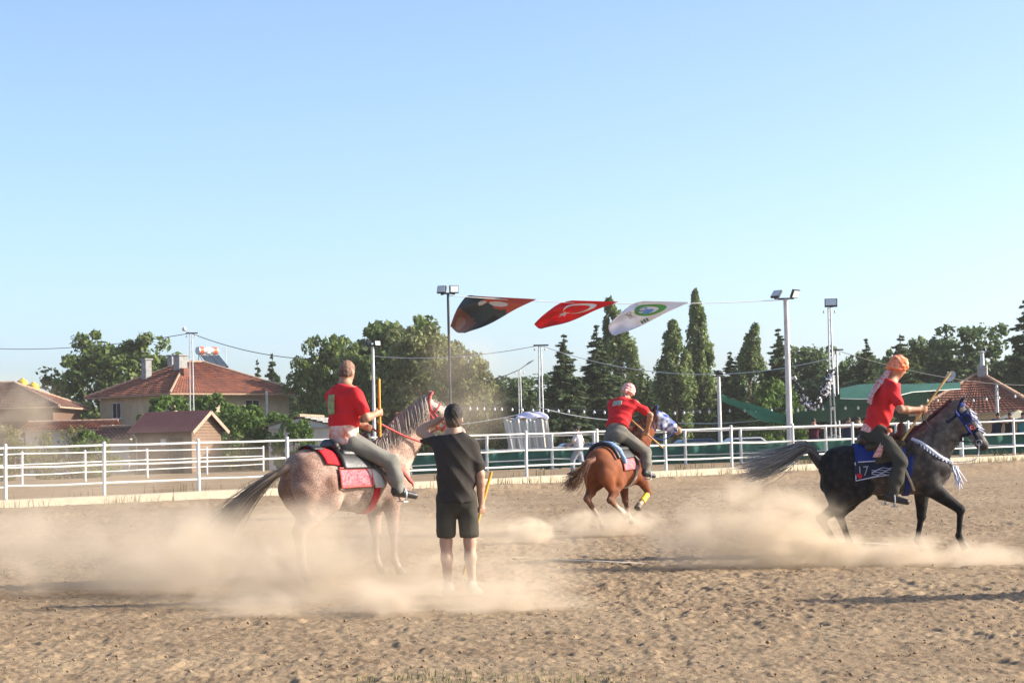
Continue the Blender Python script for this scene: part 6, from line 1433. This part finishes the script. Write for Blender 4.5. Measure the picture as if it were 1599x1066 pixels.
# person in a pink cap bending beyond the roan horse
JB = J_(head=(.30, 0, 1.42), neck=(.20, 0, 1.34), hf=(.9, 0, -.4), chest=(.12, 0, 1.20), pelvis=(-.06, 0, .90), shL=(.16, .18, 1.30), shR=(.16, -.18, 1.30), elL=(.28, .24, 1.05), elR=(.28, -.24, 1.05), wrL=(.44, .16, .98), wrR=(.44, -.16, .98), hipL=(-.05, .10, .88), hipR=(-.05, -.10, .88), knL=(.10, .10, .50), knR=(-.12, -.10, .48), anL=(.10, .10, .10), anR=(-.32, -.10, .16), toeL=(.24, .10, .04), toeR=(-.22, -.10, .06))
simple_person(600, 806, 0, JB, ((.42, .26, .2), (.50, .48, .62), (.60, .57, .52), (.6, .57, .52)), 'person in pink cap and lilac shirt stooping beyond the roan horse', R(10), cap=(.60, .30, .30), sc=1.0)
# white garden chairs behind the green windbreak
def chair(x, Y, rz, label):
    p = W(x, 690, Y); e = empty('garden_chair', (p.x, Y, gz(p.x, Y)), rz, label, 'chair', 'white chairs behind the fence')
    for sx in (-.22, .22):
        for sy in (-.2, .2): MB().tube([(sx * 1.1, sy * 1.1, 0), (sx, sy, .43)], .02, 6).build('leg', M['white'], e, True)
        MB().tube([(sx * 1.1, -.2, .43), (sx * 1.15, -.22, .66), (sx * 1.1, .2, .68), (sx, .24, .86)], .018, 6).build('armrest', M['white'], e, True)
    MB().grid(lambda u, v: (-.23 + .46 * u, -.22 + .44 * v, .44 - .02 * math.sin(math.pi * u)), 6, 6).build('seat', M['white'], e, True, .02)
    for k in range(5): MB().tube([(-.18 + .09 * k, .22, .46), (-.20 + .10 * k, .30, .92)], .014, 5).build('back_slat', M['white'], e, True)
    MB().tube([(-.24, .30, .90), (0, .32, .97), (.24, .30, .90)], .02, 6).build('top_rail', M['white'], e, True)
chair(1303, 81, R(170), 'white garden chair behind the windbreak beside the steel mast'); chair(1316, 82, R(200), 'white garden chair just right of the steel mast foot')
# ---------------------------------------------------------------- a fourth horse and rider just out of frame: their shadow crosses the right foreground
def off_frame():
    dx = Vector((6.75, 16.9, 0)) - eR.location
    a = dup(eR); a.location = Vector((6.75, 16.9, 0)); a['label'] = 'dark grey horse waiting beyond the right edge, throwing the long foreground shadow'
    b = dup(rR); b.location = a.location; b['label'] = 'rider of the horse beyond the right edge, shadow only in view'
    a.rotation_euler.z = b.rotation_euler.z = R(12)
off_frame()
# ================================================================== dust kicked up by the hooves: real volumes
def dust(cx, cy_, cz, r, dens, label, nscale=1.0, thr=(.40, .62), rz=0, seed=0.0, colr=(.86, .73, .56), stretch=(1, 1, 1.4)):
    ma = bpy.data.materials.new('dust'); ma.use_nodes = True; n = ma.node_tree.nodes; l = ma.node_tree.links
    for k in list(n):
        if k.type == 'BSDF_PRINCIPLED': n.remove(k)
    out = [k for k in n if k.type == 'OUTPUT_MATERIAL'][0]
    pv = n.new('ShaderNodeVolumePrincipled'); pv.inputs['Color'].default_value = (*colr, 1); pv.inputs['Anisotropy'].default_value = .15
    tc = n.new('ShaderNodeTexCoord')
    ln = n.new('ShaderNodeVectorMath'); ln.operation = 'LENGTH'; l.new(tc.outputs['Object'], ln.inputs[0])
    mp = n.new('ShaderNodeMapping'); mp.inputs['Scale'].default_value = (r[0] * nscale * stretch[0], r[1] * nscale * stretch[1], r[2] * nscale * stretch[2]); mp.inputs['Location'].default_value = (seed, seed * .7, seed * 1.3)
    l.new(tc.outputs['Object'], mp.inputs['Vector'])
    nz = n.new('ShaderNodeTexNoise'); nz.inputs['Scale'].default_value = 1.0; nz.inputs['Detail'].default_value = 6; nz.inputs['Roughness'].default_value = .58; nz.inputs['Distortion'].default_value = .6
    l.new(mp.outputs[0], nz.inputs['Vector'])
    # ragged edge: radius + noise
    ad = n.new('ShaderNodeMath'); ad.operation = 'MULTIPLY_ADD'; ad.inputs[1].default_value = -1.25; l.new(nz.outputs['Fac'], ad.inputs[0]); 
    sb = n.new('ShaderNodeMath'); sb.operation = 'ADD'; l.new(ln.outputs['Value'], sb.inputs[0]); sb.inputs[1].default_value = .62; l.new(sb.outputs[0], ad.inputs[2])
    fo = n.new('ShaderNodeMapRange'); fo.interpolation_type = 'SMOOTHSTEP'; fo.inputs['From Min'].default_value = .95; fo.inputs['From Max'].default_value = .15; l.new(ad.outputs[0], fo.inputs['Value'])
    # fade to nothing at the shell
    fs = n.new('ShaderNodeMapRange'); fs.interpolation_type = 'SMOOTHSTEP'; fs.inputs['From Min'].default_value = 1.0; fs.inputs['From Max'].default_value = .6; l.new(ln.outputs['Value'], fs.inputs['Value'])
    nr = n.new('ShaderNodeMapRange'); nr.inputs['From Min'].default_value = thr[0]; nr.inputs['From Max'].default_value = thr[1]; nr.inputs['To Min'].default_value = .08; l.new(nz.outputs['Fac'], nr.inputs['Value'])
    m1 = n.new('ShaderNodeMath'); m1.operation = 'MULTIPLY'; l.new(fo.outputs[0], m1.inputs[0]); l.new(fs.outputs[0], m1.inputs[1])
    m2 = n.new('ShaderNodeMath'); m2.operation = 'MULTIPLY'; l.new(m1.outputs[0], m2.inputs[0]); l.new(nr.outputs[0], m2.inputs[1])
    m3 = n.new('ShaderNodeMath'); m3.operation = 'MULTIPLY'; m3.inputs[1].default_value = dens; l.new(m2.outputs[0], m3.inputs[0]); l.new(m3.outputs[0], pv.inputs['Density'])
    l.new(pv.outputs[0], out.inputs['Volume'])
    ma.cycles.volume_step_rate = .45 if hasattr(ma, 'cycles') else None
    # closed low-poly ball
    nu, nv = 20, 10; prof = [(max(.001, math.sin(math.pi * j / nv)), -math.cos(math.pi * j / nv)) for j in range(nv + 1)]
    o = MB().lathe(prof, n=nu).build('dust_cloud', ma, None, True); o.location = (cx, cy_, cz); o.scale = r; o.rotation_euler = (0, 0, rz)
    tag(o, label, 'dust', kind='stuff'); return o
def at(x, y, Y): p = W(x, y, Y); return p.x, p.y, p.z
def D(x, y, Y, r, dens, label, **k): c = at(x, y, Y); return dust(c[0], c[1], c[2], r, dens, label, **k)
D(560, 875, 18.7, (2.9, 1.25, .80), 1.45, 'wide dust cloud round the legs of the roan horse', nscale=1.3, seed=3)
D(190, 860, 20.0, (3.0, 1.6, .80), 1.8, 'thin dust drifting left of the roan horse', nscale=1.1, seed=8)
D(610, 955, 16.4, (2.0, .7, .38), 4.5, 'dense low dust in front of the boy in black', nscale=1.7, seed=5)
D(735, 915, 17.1, (1.1, .45, .36), 4.5, 'dust round the feet of the boy in black', nscale=2.0, seed=61)
D(380, 900, 17.6, (1.8, .8, .50), 2.3, 'low dust beside the hind legs of the roan horse', nscale=1.7, seed=12)
D(1170, 838, 21.4, (1.5, .8, .75), 3.6, 'billowing dust behind the dark grey horse', nscale=2.2, seed=21)
D(1330, 874, 21.2, (2.2, .55, .36), 7.0, 'dense low dust under the hooves of the dark grey horse', nscale=2.2, seed=15)
D(1560, 886, 20.8, (1.5, .5, .28), 6.5, 'dust streak reaching the right edge', nscale=2.2, seed=31)
D(825, 828, 27.5, (.48, .4, .24), 14.0, 'small dust puff behind the chestnut horse', nscale=4.0, seed=17)
D(950, 816, 29.0, (1.1, .7, .28), 5.0, 'faint dust under the galloping chestnut horse', nscale=2.6, seed=27)
D(10, 650, 60, (2.6, 2.0, 1.7), .35, 'hazy dust plume at the left edge before the farmhouse', nscale=.8, seed=41)
D(170, 735, 47, (7.0, 2.5, 1.2), .14, 'thin veil of dust along the left fence', nscale=.4, seed=44)
D(715, 610, 60, (2.2, 2.0, 2.6), .16, 'thin dust hanging before the olive tree', nscale=.5, seed=47)
# the dusty air itself
hz = bpy.data.materials.new('haze'); hz.use_nodes = True; n = hz.node_tree.nodes
for k in list(n):
    if k.type == 'BSDF_PRINCIPLED': n.remove(k)
pv = n.new('ShaderNodeVolumePrincipled'); pv.inputs['Color'].default_value = (.93, .92, .90, 1); pv.inputs['Density'].default_value = .0002; pv.inputs['Anisotropy'].default_value = .2
hz.node_tree.links.new(pv.outputs[0], [k for k in n if k.type == 'OUTPUT_MATERIAL'][0].inputs['Volume'])
o = MB().box((0, 450, 12.0), (2200, 1100, 27.0)).build('haze', hz); tag(o, 'dusty summer air over the arena', 'haze', kind='stuff')
def rebase(e):
    ch = list(e.children); pts = [c.matrix_basis @ Vector(b) for c in ch if c.type == 'MESH' for b in c.bound_box]
    p = Vector((sum(q.x for q in pts) / len(pts), sum(q.y for q in pts) / len(pts), min(q.z for q in pts))); e.location = p
    for c in ch: c.location = c.location - p
for e in [o for o in col.objects if o.type == 'EMPTY' and o.parent is None and o.get('category') in ('flag', 'shade net', 'garland')]: rebase(e)
